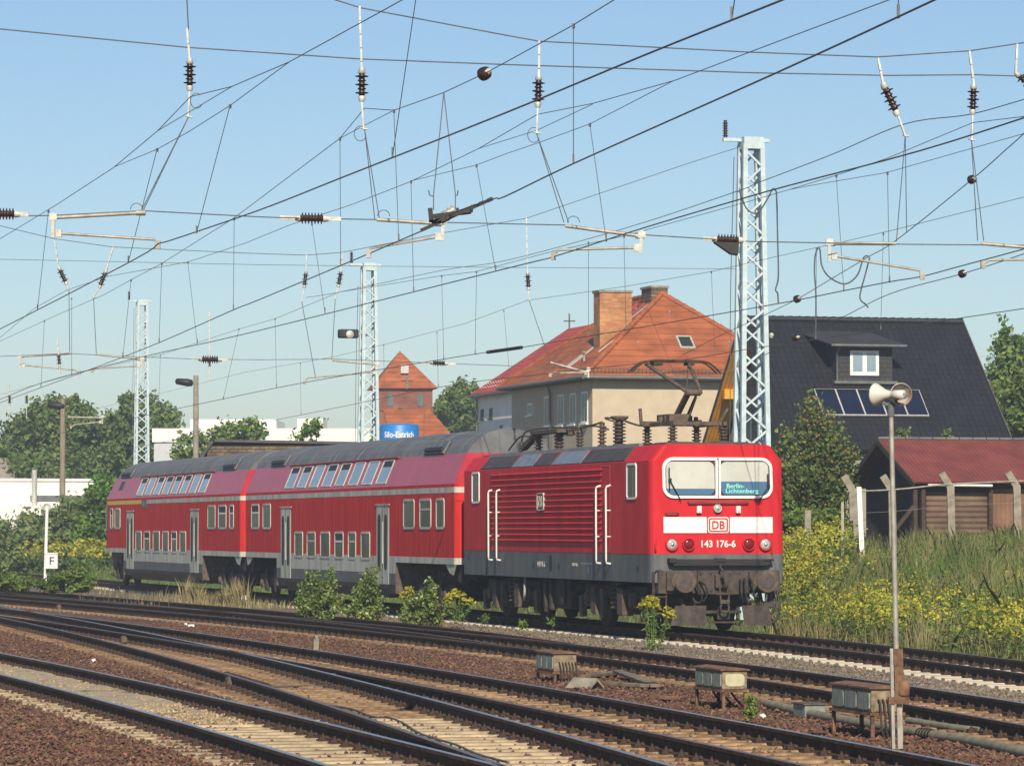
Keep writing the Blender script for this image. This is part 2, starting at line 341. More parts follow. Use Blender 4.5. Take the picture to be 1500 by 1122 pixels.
def lay(root, centre, rails, L, mt, zt=0, maxn=100, clips=True, lab=None, skip=0):   # sleepers with their fastenings
    M = WM[root.name].inverted(); rest = MB(); n = 0
    for i, p in enumerate(centre):
        if i < skip: continue
        t = (centre[min(i + 1, len(centre) - 1)] - centre[max(i - 1, 0)]).normalized(); a = math.atan2(t.y, t.x) - PI / 2 + RNG.uniform(-.012, .012)
        Li = L(p.y) if callable(L) else L; off = 0
        if n >= maxn or Li > 2.61 and False:
            c, s_ = math.cos(a), math.sin(a); rest.obox(V((p.x, p.y, zt - .172 - .1)), V((c, s_, 0)) * Li / 2, V((-s_, c, 0)) * .12, V((0, 0, .1))); continue
        o = bpy.data.objects.new('sleeper', sleeper_mesh(Li, mt)); C.objects.link(o); o.parent = root
        q = M @ V((p.x, p.y, zt - .168 + RNG.uniform(-.006, .004))); o.location = q; o.rotation_euler = (0, 0, a); n += 1
        if clips:
            ca, sa = math.cos(-a), math.sin(-a)
            for rp in rails:
                j = min(range(len(rp)), key=lambda k: abs((rp[k] - p).dot(t)))
                d = rp[j] - p; x = d.x * ca - d.y * sa
                if abs(x) > Li / 2: continue
                cobj = bpy.data.objects.new('rail_fastening', clip_mesh()); C.objects.link(cobj); cobj.parent = o; cobj.location = (x, 0, 0)
    if rest.v: part('sleeper', rest, mt, root, kind='stuff')
G = 1.507
pE = pathZ(fE, 30, 96); pF = offs(pE, -G); cE = clip(offs(pE, -G / 2))
pA = pathZ(fA, 30, 120); pC = offs(pA, -G); cA = clip(offs(pA, -G / 2))
pB = pathZ(fB, 30, 120); pD = offs(pB, -G); cB = clip(offs(pB, -G / 2))
pRb = pathZ(fRb, 40, 165); pRc = offs(pRb, -G); cR = clip(offs(pRb, -G / 2))
pRa = pathZ(fRa, 70, 165); pRx = offs(pRa, -G)
T1s = [x * .6 for x in range(-62, 240)]
p1n = [tr(s, -G / 2) for s in T1s[::-1]][::-1]; p1f = [tr(s, G / 2) for s in T1s]; c1 = [tr(s, 0) for s in T1s]
GT = 'railway tracks side by side'
t5 = thing('railway_track', 'nearest railway track, shiny heads on clean tan concrete sleepers', 'track', (cE[10].x, cE[10].y, -.2), 0, GT)
rail(pE, t5, RAILT); rail(pF, t5, RAILT); lay(t5, cE, (pE, pF), 2.5, SLEEP, maxn=96)
t4 = thing('railway_track', 'second track from the front, running into the crossing beside the loose black cable', 'track', (cB[10].x, cB[10].y, -.2), 0, GT)
rail(pB, t4, RAILT); rail(pD, t4, RAILB)
nB = next(i for i, p in enumerate(cB) if p.y > 46.5); lay(t4, cB[:nB], (pB, pD), 2.5, SLEEP)
t3 = thing('railway_track', 'branching track on rust stained long sleepers, just before the three cable boxes', 'track', (cA[10].x, cA[10].y, -.2), 0, GT)
rail(pA, t3, RAILT); rail(pC, t3, RAILB)
lay(t3, cA[:30], (pA, pC), 2.5, SLEEPO)
mid = []
for p in cA[30:]:
    q = min(cB, key=lambda k: (k - p).length); mid.append((p + q) / 2)
lay(t3, mid, (pA, pC, pB, pD), lambda y: 2.5 + max(0.0, fA(y) - fB(y)), SLEEPO, maxn=70)
mb = MB(); k0 = next(i for i, p in enumerate(pD) if p.y > 52); ck = offs(pD[k0:k0 + 9], .11)
mb.tube([p + V((0, 0, -.03)) for p in ck], .035, 5); part('check_rail', mb, RAILS, t4)
t2 = thing('railway_track', 'track with a purplish polished rail behind the cable boxes, next to the train line', 'track', (cR[20].x, cR[20].y, -.2), 0, GT)
rail(pRb, t2, RAILT); rail(pRc, t2, RAILB); lay(t2, [p + V((0, 0, 0)) for p in cR], (pRb, pRc), 2.6, SLEEPO, maxn=100)
t2b = thing('railway_track', 'dull brown siding rails merging into the purplish track at the left', 'track', (pRa[20].x, pRa[20].y, -.2), 0, GT)
kk = next((i for i, p in enumerate(pRa) if fRa(p.y) - fRb(p.y) > .13), 0)
rail(pRa[kk:], t2b, RAILB); rail(pRx[kk:], t2b, RAILB)
t1 = thing('railway_track', 'track the red train stands on, with pale sleeper ends in grey ballast', 'track', (c1[62].x, c1[62].y, -.2), 0, GT)
rail(p1n, t1, RAILB, zt=ZT1); rail(p1f, t1, RAILB, zt=ZT1); lay(t1, c1, (p1n, p1f), 2.5, SLEEPW, zt=ZT1, maxn=100)
# ballast beds
def lat(p, n, z): return [V((p.x, p.y, 0)) for _ in range(n)]
def bed(name, left, right, z, mats, k=10):
    n = min(len(left), len(right)); rows = []
    for i in range(n):
        a, b = left[i], right[i]; rows.append([V((a.x + (b.x - a.x) * j / k, a.y + (b.y - a.y) * j / k, z + (RNG.uniform(-.018, .018)))) for j in range(k + 1)])
    return sheet(name, rows, mats)
near = [V((fE(z) - 16, z - 6, 0)) for z in np.arange(30, 165, .6)]
edge = offs(pathZ(fRb, 30, 165), 1.05)
bed('ballast_bed', near, edge, -.205, BALR, 40)
n2 = [V((fRb(z) + 1.0, z + .28, 0)) for z in np.arange(36, 165, .6)]
e2 = []
for p in n2:
    s = (p.x - O[0]) * DX + (p.y - O[1]) * DY; e2.append(tr(s + .6, 2.5))
bed('ballast_bed', n2, e2, -.195, BALG, 12)
# sand between the nearest rails at the left
SANDM = mat('tan sand', (.37, .29, .18), .95, var=.3, scale=5, bump=.7, bscale=14, col2=(.47, .38, .25), lo=.3, hi=.7)
i0 = next(i for i, p in enumerate(pE) if p.y > 46.5); rows = []
for i in range(i0, len(pE)):
    a, b = pE[i], pF[i]; wv = min(1, (i - i0) / 6); rows.append([V((a.x + (b.x - a.x) * (.11 + .78 * j / 6), a.y + (b.y - a.y) * (.11 + .78 * j / 6), -.175 + .03 * wv + RNG.uniform(-.022, .02))) for j in range(7)])
sheet('sand_fill', rows, SANDM)
# loose stones, densest near the camera
def stones(name, poly_fn, n, mats, seed, label):
    r = np.random.default_rng(seed); pts = poly_fn(r, n); m = len(pts); sz = r.uniform(.016, .045, m)
    base = np.array([(1, 0, 0), (-1, 0, 0), (0, 1, 0), (0, -1, 0), (0, 0, 1), (0, 0, -1)], float)
    tri = [(4, 0, 2), (4, 2, 1), (4, 1, 3), (4, 3, 0), (5, 2, 0), (5, 1, 2), (5, 3, 1), (5, 0, 3)]
    vs = base[None] * r.uniform(.5, 1.25, (m, 6, 1)); a = r.uniform(0, 6.28, m); c, s = np.cos(a), np.sin(a)
    x = vs[..., 0] * c[:, None] - vs[..., 1] * s[:, None]; y = vs[..., 0] * s[:, None] + vs[..., 1] * c[:, None]; b = r.uniform(-.6, .6, m)
    z = vs[..., 2] * .75 + x * b[:, None]; P = np.stack([x, y, z], -1) * sz[:, None, None] + pts[:, None]
    T = P[:, np.array(tri)].reshape(-1, 3); return nsolo(name, T, 3, mats, label, 'stones', kind='stuff')
STR = mat('red brown stone', (.125, .060, .036), .95, var=.35, scale=3, island=.5, col2=(.18, .094, .058))
STG = mat('grey stone', (.165, .13, .095), .95, var=.3, scale=3, island=.45)
def red_pts(r, n):
    z = 33 + 60 * r.random(n) ** 1.5; x = r.uniform(0, 1, n); lo = np.array([fE(a) - 5 for a in z]); hi = np.array([fRb(a) + .8 for a in z]); X = lo + (hi - lo) * x
    px = X / z * F + 750; ok = (px > -30) & (px < 1530)
    e = np.array([fE(a) for a in z]); b = np.array([fB(a) for a in z]); a_ = np.array([fA(q) for q in z]); rb = np.array([fRb(q) for q in z])
    for c0 in (e, b):                                    # keep the cribs between the near rails mostly clear
        d = (c0 - X) * .965; ok &= ~((d > .0) & (d < 1.5) & (r.random(n) < .86))
    for c0 in (a_, rb):
        d = (c0 - X) * .965; ok &= ~((d > -.3) & (d < 1.8) & (r.random(n) < .6))
    return np.stack([X, z, np.full(n, -.195) + r.uniform(-.01, .02, n)], -1)[ok]
def sand_pts(r, n):
    z = 45 + 22 * r.random(n); X = np.array([fE(a) for a in z]) - 1.45 * r.random(n) - .05; return np.stack([X, z, np.full(n, -.172) + r.uniform(-.008, .012, n)], -1)
def grey_pts(r, n):
    z = 45 + 60 * r.random(n) ** 1.3; lo = np.array([fRb(a) + .45 for a in z]); hi = []
    for a in z:
        s = (a - O[1]) / DY; hi.append(tr(s, -1.35).x)
    hi = np.array(hi); X = lo + (np.maximum(hi, lo) - lo) * r.random(n); px = X / z * F + 750; ok = (px > -30) & (px < 1530)
    return np.stack([X, z, np.full(n, -.19) + r.uniform(-.01, .02, n)], -1)[ok]
stones('ballast_stones', red_pts, 90000, STR, 1, 'loose red brown ballast stones lying between the front tracks')
stones('sand_grit', sand_pts, 9000, mat('tan grit', (.30, .22, .13), .95, var=.4, scale=3, island=.5), 3, 'tan grit and pebbles on the sandy stretch of the nearest track')
stones('ballast_stones', grey_pts, 30000, STG, 2, 'loose greyish ballast stones in the strip before the train')
# ================================================================ the train
GOLD = 'train vehicles coupled in a row'
S0 = O
loco = thing('electric_locomotive', 'red electric locomotive with white front stripe and raised pantograph, leading the train', 'locomotive', (O[0], O[1], ZT1), TH, GOLD)
def rect_round(x0, x1, z0, z1, r, n=5):
    out = []
    for cx, cz, a0 in ((x1 - r, z0 + r, -90), (x1 - r, z1 - r, 0), (x0 + r, z1 - r, 90), (x0 + r, z0 + r, 180)):
        for k in range(n + 1):
            a = R(a0 + 90 * k / n); out.append((cx + r * math.cos(a), cz + r * math.sin(a)))
    return out
def panel(mb, poly, side, depth, base, m=0):   # rounded panel: on the front ('f') at y=base or the left side ('l') at x=base
    if side == 'f': mb.prism(poly, (0, base, 0), (1, 0, 0), (0, 0, 1), (0, -depth, 0), m)
    else: mb.prism(poly, (base, 0, 0), (0, 1, 0), (0, 0, 1), (-depth, 0, 0), m)
def ringframe(mb, p_out, p_in, side, depth, base, m=0):
    n = len(p_out)
    def P(q, d): return V((q[0], base - d, q[1])) if side == 'f' else V((base - d, q[0], q[1]))
    vs = [P(q, depth) for q in p_out] + [P(q, depth) for q in p_in] + [P(q, 0) for q in p_out] + [P(q, -.004) for q in p_in]
    fs = []
    for i in range(n):
        j = (i + 1) % n; fs += [(i, j, n + j, n + i), (i, 2 * n + i, 2 * n + j, j), (n + i, n + j, 3 * n + j, 3 * n + i)]
    mb.add(vs, fs, m)
# body shell: cross sections along the length, front leaning back slightly, rounded corner posts
HW, LB = 1.44, 15.5
def sect(y, w_, zb=1.60, lean=0.0, zt=3.84):
    L = [(-w_, zb), (-w_, 3.50), (-w_ + .24, zt - .03), (-w_ + .34, zt), (w_ - .34, zt), (w_ - .24, zt - .03), (w_, 3.50), (w_, zb)]
    return [V((x, y + lean * max(0, z - 2.2), z)) for x, z in L]
mb = MB()
fr = [(0.0, 1.30), (.035, 1.375), (.10, 1.42), (.20, HW)]
rs = [sect(y, w_, lean=.06 * (1 - y / .6) if y < .6 else 0) for y, w_ in fr] + [sect(1.7, HW), sect(LB - 1.7, HW)] + [sect(LB - y, w_, lean=-.06 if y < .2 else 0) for y, w_ in fr[::-1]]
mb.rings(rs, 0, False)
body = part('body', mb, RED, loco, local=True)
mb = MB()
def sk(y, w_): return [V((-w_, y, 1.02)), V((-w_, y, 1.597)), V((w_, y, 1.597)), V((w_, y, 1.02))]
mb.rings([sk(y, w_ - .004) for y, w_ in fr] + [sk(LB - y, w_ - .004) for y, w_ in fr[::-1]], 0, False)
skirt = part('skirt', mb, DGREY, loco, local=True)
mb = MB()
for y, z, h in ((.95, 1.30, .06), (6.9, 1.28, .07), (9.0, 1.28, .07), (14.9, 1.42, .06), (13.2, 1.1, .1), (3.3, 1.15, .1), (3.3, 1.42, .1)): mb = MB(); mb.box(-1.439, -1.43, y - .05, y + .05, z - h, z + h); part('step_hole', mb, BLACK, skirt, local=True)
mb = MB(); panel(mb, rect_round(7.45, 7.68, 1.16, 1.54, .1), 'l', .006, -1.434); part('hatch', mb, SLOT, skirt, local=True)
# roof top plates
mb = MB(); mb.box(-1.02, 1.02, .35, LB - .35, 3.835, 3.875)
for y in (.55, 1.3): mb.box(-.8, -.2, y, y + .5, 3.87, 3.90); mb.box(.15, .8, y, y + .5, 3.87, 3.90)
roof = part('roof', mb, ROOFD, loco, local=True)
def slant(y0, y1, d, z0=3.525, z1=3.80):
    x0 = -HW + .24 * (z0 - 3.5) / .31; x1 = -HW + .24 * (z1 - 3.5) / .31; n = V((-.79, 0, .61)) * d
    b = MB(); b.prism([(y0 + .03, 0), (y1 - .03, 0), (y1 - .18, 1), (y0 + .03, 1)], V((x0, 0, z0)), (0, 1, 0), (x1 - x0, 0, z1 - z0), n); return b
for y0, y1, mt in ((1.85, 5.2, ROOFD), (5.2, 7.5, ROOFB), (7.5, 9.1, ROOFD), (9.1, 10.9, ROOFB), (10.9, 13.8, ROOFD)):
    part('roof_panel', slant(y0, y1, .02), mt, loco, local=True)
mb = MB(); mb.box(-1.17, -1.08, 1.7, 13.9, 3.82, 3.89); part('roof_rail', mb, ROOFB, loco, local=True)
# ribbed side wall
mb = MB()
for i in range(13):
    z = 1.85 + i * (3.36 - 1.85) / 12
    mb.rings([[V((-HW - a * k, y, z + b * k)) for a, b in ((-.005, -.035), (.02, -.03), (.042, .0), (.02, .03), (-.005, .035))] for y, k in ((3.42, .05), (3.6, 1), (12.65, 1), (12.83, .05))], 0, False)
part('side_rib', mb, RED, loco, local=True)
text('emblem', 'DB', (-HW - .05, 8.25, 2.72), (0, -1, 0), (0, 0, 1), .34, .27, LGREY, loco, weight=.02)
mb = MB(); ringframe(mb, rect_round(7.97, 8.53, 2.52, 2.92, .06), rect_round(8.0, 8.50, 2.55, 2.89, .05), 'l', .055, -HW); part('emblem_frame', mb, LGREY, loco, local=True)
text('side_number', '143 176-6', (-1.437, 8.35, 1.32), (0, -1, 0), (0, 0, 1), .62, .13, LGREY, loco)
text('side_inscription', 'LBD  82 t', (-1.437, 5.6, 1.34), (0, -1, 0), (0, 0, 1), .42, .07, LGREY, loco)
mb = MB()
for y in (4.3, 4.45, 4.62, 4.8, 5.0): mb.box(-1.438, -1.43, y, y + .1, 1.36, 1.38)
for z in (1.16, 1.2, 1.24, 1.28): mb.box(-1.438, -1.43, 4.55, 4.6, z, z + .02)
part('stencil_mark', mb, LGREY, loco, local=True)
def side_window(y0, y1, z0, z1):
    b = MB(); ringframe(b, rect_round(y0, y1, z0, z1, .09), rect_round(y0 + .045, y1 - .045, z0 + .045, z1 - .045, .06), 'l', .022, -HW); f_ = part('side_window', b, WHITE, loco, local=True)
    b = MB(); panel(b, rect_round(y0 + .03, y1 - .03, z0 + .03, z1 - .03, .06), 'l', .006, -HW); part('pane', b, GLASSD, f_, local=True)
    b = MB(); b.box(-HW - .013, -HW - .004, y0 + .25, y0 + .29, z0 + .05, z1 - .05); part('window_bar', b, DGREY, f_, local=True)
side_window(.98, 1.68, 2.72, 3.47); side_window(LB - 1.68, LB - .98, 2.72, 3.47)
for y0 in (2.9, LB - 3.6):
    b = MB(); ringframe(b, rect_round(y0, y0 + .68, 1.62, 3.45, .04), rect_round(y0 + .014, y0 + .666, 1.634, 3.436, .04), 'l', .006, -HW)
    dr = part('door', b, REDS, loco, local=True)
    for y in (y0 - .02, y0 + .72):
        b = MB(); b.tube([(-HW, y, 1.38), (-HW - .09, y, 1.40), (-HW - .10, y, 1.46), (-HW - .10, y, 2.95), (-HW - .09, y, 3.0), (-HW, y, 3.03)], .021, 8)
        for z in (1.95, 2.5): b.tube([(-HW, y, z), (-HW - .1, y, z)], .014, 6)
        part('handrail', b, WHITE, loco, local=True)
# front
def fy(z): return .06 * max(0, z - 2.2)
def fpanel(poly, depth, m, name, par=loco, off=0): 
    b = MB(); n = len(poly); a = [V((x, fy(z) - off, z)) for x, z in poly]; c = [p + V((0, -depth, 0)) for p in a]
    b.add(a + c, [tuple(range(n, 2 * n))] + [(i, n + i, n + (i + 1) % n, (i + 1) % n) for i in range(n)]); return part(name, b, m, par, local=True)
def fring(po, pi_, depth, m, name, par):
    b = MB(); n = len(po)
    a = [V((x, fy(z) - depth, z)) for x, z in po]; c = [V((x, fy(z) - depth, z)) for x, z in pi_]; d = [V((x, fy(z) + .01, z)) for x, z in po]; e = [V((x, fy(z) + .01, z)) for x, z in pi_]; fs = []
    for i in range(n):
        j = (i + 1) % n; fs += [(i, j, n + j, n + i), (i, 2 * n + i, 2 * n + j, j), (n + i, n + j, 3 * n + j, 3 * n + i)]
    b.add(a + c + d + e, fs); return part(name, b, m, par, local=True)
xo = (-1.18, 1.18); zo = (2.735, 3.57)
wf = fring(rect_round(*xo, *zo, .23, 6), rect_round(xo[0] + .06, xo[1] - .06, zo[0] + .055, zo[1] - .06, .18, 6), .03, WHITE, 'windscreen', loco)
b = MB(); b.box(-.055, -.008, fy(2.74) - .034, fy(3.5), 2.78, 3.52); b.box(.008, .055, fy(2.74) - .034, fy(3.5), 2.78, 3.52); part('centre_bar', b, WHITE, wf, local=True)
b = MB(); b.box(-.009, .009, fy(2.74) - .031, fy(3.5), 2.74, 3.56); part('bar_gap', b, BLACK, wf, local=True)
zz = (2.80, 3.50)
for x0, x1 in ((-1.11, -.05), (.05, 1.11)):
    fpanel(rect_round(x0, x1, zz[0], zz[1], .13), .004, CREAM, 'blind', wf, off=.002)
    zt = 2.92 if x0 < 0 else 3.08
    fpanel([(x0 + .05, 2.81), (x1 - .05, 2.81), (x1 - .01, 2.93), (x1 - .01, zt), (x0 + .01, zt), (x0 + .01, 2.93)], .004, BLUEP, 'display', wf, off=.008)
    fring(rect_round(x0 - .02, x1 + .02, zz[0] - .02, zz[1] + .02, .16), rect_round(x0 + .012, x1 - .012, zz[0] + .012, zz[1] - .012, .13), .014, BLACK, 'rubber_seal', wf)
d1 = text('destination', 'Berlin-', (.38, fy(2.98) - .014, 2.99), (1, 0, 0), (0, 0, 1), .38, .095, LEDG, loco, weight=.015)
text('destination', 'Lichtenberg', (.52, fy(2.88) - .014, 2.875), (1, 0, 0), (0, 0, 1), .70, .115, LEDG, loco, weight=.015)
for sx, a in ((-1, (-.80, 2.68, -1.03, 3.10)), (1, (.86, 2.68, 1.08, 2.98))):
    b = MB(); b.tube([(a[0], fy(a[1]) - .05, a[1]), (a[2], fy(a[3]) - .06, a[3])], .012, 5); b.tube([(a[2] - .01, fy(a[3]) - .055, a[3] - .22 * (sx < 0)), (a[2] - .02, fy(a[3]) - .055, a[3] + .26)], .013, 5); b.box(a[2] - .03, a[2] + .03, fy(a[3]) - .07, fy(a[3]) - .03, a[3] - .03, a[3] + .04)
    part('wiper', b, BLACK, loco, local=True)
b = MB(); b.tube([(-.64, fy(2.65), 2.66), (-.64, fy(2.65) - .06, 2.655), (.64, fy(2.65) - .06, 2.655), (.64, fy(2.65), 2.66)], .018, 6); part('grab_rail', b, RUSTB, loco, local=True)
b = MB(); b.tube([(-1.12, fy(2.4), 2.43), (-1.12, -.06, 2.44), (-.86, -.06, 2.44), (-.86, fy(2.4), 2.43)], .016, 6); part('grab_rail', b, RUSTB, loco, local=True)
b = MB(); b.tube([(-1.33, -.01, 1.66), (-1.36, -.06, 1.68), (-1.36, -.06, 1.86), (-1.33, -.01, 1.88)], .014, 6); part('grab_rail', b, RED, loco, local=True)
def lamp(x, z, r, ring, lens, name):
    b = MB(); b.lathe((x, fy(z) + .01, z), (0, -1, 0), [(0, r), (.06, r), (.075, r * .95), (.06, r * .82), (.03, r * .80)], 20); o = part(name, b, ring, loco, local=True)
    b = MB(); b.lathe((x, fy(z) + .0, z), (0, -1, 0), [(.0, r * .82), (.045, r * .80), (.06, r * .45), (.064, .001)], 18); part('lens', b, lens, o, local=True)
    if lens is LAMPG:
        b = MB(); b.lathe((x, fy(z), z), (0, -1, 0), [(.05, r * .32), (.075, r * .25), (.08, .001)], 12); part('bulb', b, CHROME, o, local=True)
lamp(-1.0, 1.80, .138, RED, LAMPG, 'headlight'); lamp(1.0, 1.80, .138, RED, LAMPG, 'headlight'); lamp(-.645, 1.80, .135, RED, LAMPR, 'tail_light'); lamp(.645, 1.80, .135, RED, LAMPR, 'tail_light'); lamp(-.02, 2.53, .085, LGREY, LAMPG, 'headlight')
for x in (-.42, .42):
    b = MB(); b.box(x - .045, x + .045, -.05, fy(2.5), 2.44, 2.58); b.tube([(x, -.05, 2.5), (x, -.08, 2.5)], .03, 8); part('marker_lamp', b, WHITE, loco, local=True)
for x0, x1 in ((-1.17, -.25), (.25, 1.17)): fpanel([(x0, 2.03), (x1, 2.03), (x1, 2.355), (x0, 2.355)], .004, WHITE, 'white_stripe')
lg = fpanel(rect_round(-.225, .225, 2.03, 2.355, .05), .006, WHITE, 'emblem')
fring(rect_round(-.205, .205, 2.05, 2.335, .04), rect_round(-.175, .175, 2.08, 2.305, .025), .009, RED, 'emblem_frame', lg)
text('emblem_lettering', 'DB', (0, -.0065, 2.192), (1, 0, 0), (0, 0, 1), .27, .17, RED, lg, weight=.018)
text('number', '143 176-6', (0, -.002, 1.81), (1, 0, 0), (0, 0, 1), .73, .145, WHITE, loco, weight=.02)
# front underside: step board, buffer beam, buffers, coupler, hoses, guards
b = MB(); b.prism([(-1.09, 1.50), (1.12, 1.50), (1.02, 1.36), (-1.0, 1.36)], (0, -.02, 0), (1, 0, 0), (0, 0, 1), (0, -.16, 0)); b.box(-1.1, -.95, -.2, 0, 1.42, 1.52); b.box(-.1, .1, -.2, 0, 1.44, 1.52); b.box(.9, 1.13, -.2, 0, 1.46, 1.50)
part('front_step', b, BLACK, loco, local=True, bevel=.01)
b = MB(); b.box(-1.3, 1.3, -.06, .3, .80, 1.27); b.box(-.48, .48, -.12, 0, .78, 1.27); b.box(-1.14, -.62, -.14, 0, .86, 1.24); b.box(.62, 1.14, -.14, 0, .86, 1.24)
for x in (-.42, -.2, .2, .42):
    for z in (.86, 1.05, 1.2): b.lathe((x, -.12, z), (0, -1, 0), [(0, .022), (.02, .02), (.022, .001)], 6)
beam = part('buffer_beam', b, FRONTB, loco, local=True, bevel=.012)
for x in (-.875, .875):
    b = MB(); b.lathe((x, -.1, 1.05), (0, -1, 0), [(0, .17), (.06, .17), (.07, .115), (.30, .115), (.31, .09), (.40, .09), (.405, .225), (.43, .232), (.445, .222), (.452, .16), (.453, .158)], 28, sm=False, caps=False); bf = part('buffer', b, RUSTB, loco, local=True); b = MB(); b.lathe((x, -.1, 1.05), (0, -1, 0), [(.44, .16), (.456, .158), (.460, .10), (.457, .001)], 24, sm=False); part('buffer_face', b, BUFF, bf, local=True)
b = MB(); b.box(-.13, .13, -.22, -.1, .92, 1.18); b.tube(curve([(0, -.2, 1.10), (0, -.42, 1.12), (0, -.52, 1.02), (0, -.46, .93), (0, -.38, .96)], 5), .045, 8); b.tube([(0, -.3, 1.25), (-.06, -.3, 1.34), (0, -.18, 1.40)], .02, 6)
for sx in (-.09, .09): b.tube([(sx, -.36, 1.0), (sx * 1.1, -.4, .84), (sx * .9, -.4, .66), (sx * .8, -.4, .55)], .022, 6)
b.tube([(-.2, -.4, .80), (.2, -.4, .80)], .03, 8); b.tube(curve([(-.09, -.4, .56), (-.08, -.41, .46), (.0, -.42, .43), (.08, -.41, .46), (.09, -.4, .56)], 4), .024, 6); b.box(-.1, .1, -.43, -.37, .60, .68)
part('coupling_hook', b, FRONTB, loco, local=True)
def hose(pts, r=.022, m=BLACK): b = MB(); b.tube(curve(pts, 6), r, 7); part('brake_hose', b, m, loco, local=True)
hose([(-.55, -.14, 1.0), (-.52, -.30, .9), (-.46, -.33, .72), (-.5, -.3, .62), (-.6, -.25, .66), (-.62, -.16, .8)]); hose([(-.46, -.14, 1.05), (-.38, -.32, .96), (-.36, -.34, .78), (-.42, -.3, .64)])
hose([(.5, -.14, 1.1), (.47, -.3, 1.0), (.48, -.34, .7), (.56, -.3, .58), (.62, -.2, .64)]); hose([(.62, -.14, 1.1), (.62, -.32, .98), (.66, -.34, .72), (.72, -.28, .6), (.74, -.16, .72)]); hose([(.42, -.14, 1.08), (.38, -.3, .9), (.4, -.32, .72), (.44, -.28, .62)])
hose([(.80, -.05, .95), (.82, -.2, .70), (.84, -.25, .38), (1.0, -.27, .20), (1.18, -.25, .30), (1.24, -.2, .55), (1.22, -.1, .85)], .026); hose([(.86, -.05, .95), (.87, -.2, .60), (.93, -.25, .42), (1.05, -.25, .40), (1.13, -.22, .6), (1.12, -.1, .9)], .03)
b = MB(); b.box(1.02, 1.10, -.2, -.1, .50, .85); b.box(.9, 1.24, -.24, -.05, .52, .64); part('jumper_box', b, FRONTB, loco, local=True)
for x0, x1, k in ((-1.02, -.36, -1), (.40, 1.02, 1)):
    b = MB(); b.prism([(x0, .56), (x1, .56), (x1 + .02 * k, .16), (x0 - .10 * (k < 0), .16)] if k < 0 else [(x0, .56), (x1 - .04, .56), (x1 + .03, .14), (x0 + .06, .16)], (0, -.28, 0), (1, 0, 0), (0, 0, 1), (0, -.025, 0)); b.bar((x0 + .2, -.25, .5), (x0 + .2, .0, .7), .06, .06); b.bar((x1 - .2, -.25, .5), (x1 - .2, 0, .7), .06, .06)
    part('rail_guard', b, FRONTB, loco, local=True)
b = MB(); b.box(-.36, .42, -.2, -.14, .40, .46); b.box(-.1, .16, -.24, -.2, .28, .5); b.box(-.25, .35, -.2, -.16, .20, .24); part('cross_bar', b, UNDER, loco, local=True)
b = MB()
for z in (.38, .72): b.box(-1.42, -1.1, -.02, .24, z, z + .03)
b.bar((-1.40, .0, .36), (-1.40, .0, 1.25), .03, .03); b.bar((-1.12, .0, .36), (-1.12, .0, 1.2), .03, .03); b.tube([(-1.38, -.02, .75), (-1.38, -.02, 1.22), (-1.33, -.02, 1.27), (-1.2, -.02, 1.27)], .016, 6)
part('shunter_step', b, UNDER, loco, local=True)
# bogies
def wheel(par, y, r, x=-.76, name='wheel'):
    b = MB(); b.lathe((x + .06, y, r), (-1, 0, 0), [(0, r + .028), (.03, r + .02), (.035, r), (.13, r - .006), (.135, r * .86), (.09, r * .8), (.09, r * .35), (.14, r * .26), (.15, .001)], 26); o = part(name, b, UNDER, par, local=True); return o
for yc in (3.62, 11.9):
    bb = MB(); bb.box(-1.12, -.98, yc - 2.3, yc + 2.3, .66, .92); bb.box(-1.1, 1.1, yc - .4, yc + .4, .45, .9); bb.box(-1.05, 1.05, yc - 2.4, yc - 2.1, .5, .8); bb.box(-1.05, 1.05, yc + 2.1, yc + 2.4, .5, .8); bb.box(.98, 1.12, yc - 2.3, yc + 2.3, .66, .92); bb.box(-.7, .7, yc - 2.0, yc + 2.0, .3, .75)
    bg_ = part('bogie', bb, UNDER, loco, local=True, bevel=.015)
    for dy in (-1.65, 1.65):
        wheel(bg_, yc + dy, .62); b = MB(); b.lathe((.70, yc + dy, .62), (1, 0, 0), [(0, .648), (.03, .62), (.13, .62), (.14, .1)], 20); part('wheel', b, UNDER, bg_, local=True)
        b = MB(); b.box(-1.25, -.95, yc + dy - .2, yc + dy + .2, .45, .78); b.lathe((-1.24, yc + dy, .62), (-1, 0, 0), [(0, .15), (.06, .14), (.07, .001)], 12); part('axle_box', b, RUSTB, bg_, local=True, bevel=.02)
    for dy in (-.42, .0):
        b = MB(); pts = []
        for k in range(0, 76):
            a = k / 75 * 2 * PI * 6; pts.append((-1.2 + .105 * math.cos(a), yc + dy - .35 + .105 * math.sin(a), .40 + .60 * k / 75))
        b.tube(pts, .026, 6); part('spring', b, RUSTB, bg_, local=True)
    b = MB(); b.box(-1.36, -1.1, yc - 1.32, yc - .92, .30, .86); part('sand_box', b, RUSTB, bg_, local=True, bevel=.03)
    b = MB(); b.prism([(-.22, .25), (.2, .32), (.22, .84), (-.05, .88)], (-1.3, yc + 1.05, 0), (0, 1, 0), (0, 0, 1), (.2, 0, 0)); part('brake_cylinder', b, RUSTB, bg_, local=True, bevel=.02)
    for dy, h in ((-2.25, .5), (2.3, .45), (.72, .62)):
        b = MB(); b.prism([(-.14, .22), (.1, .2), (.16, .2 + h), (-.12, .25 + h)], (-1.22, yc + dy, 0), (0, 1, 0), (0, 0, 1), (.12, 0, 0)); part('brake_shoe', b, RUSTB, bg_, local=True, bevel=.02)
b = MB(); b.box(-1.25, 1.25, 6.6, 8.9, .35, 1.0); b.lathe((-1.28, 7.2, .72), (-1, 0, 0), [(0, .32), (.03, .3), (.05, .001)], 18); b.box(-1.34, -1.2, 7.9, 8.05, .3, 1.0); b.box(-1.34, -1.2, 8.4, 8.5, .25, .95); part('transformer', b, UNDER, loco, local=True, bevel=.03)
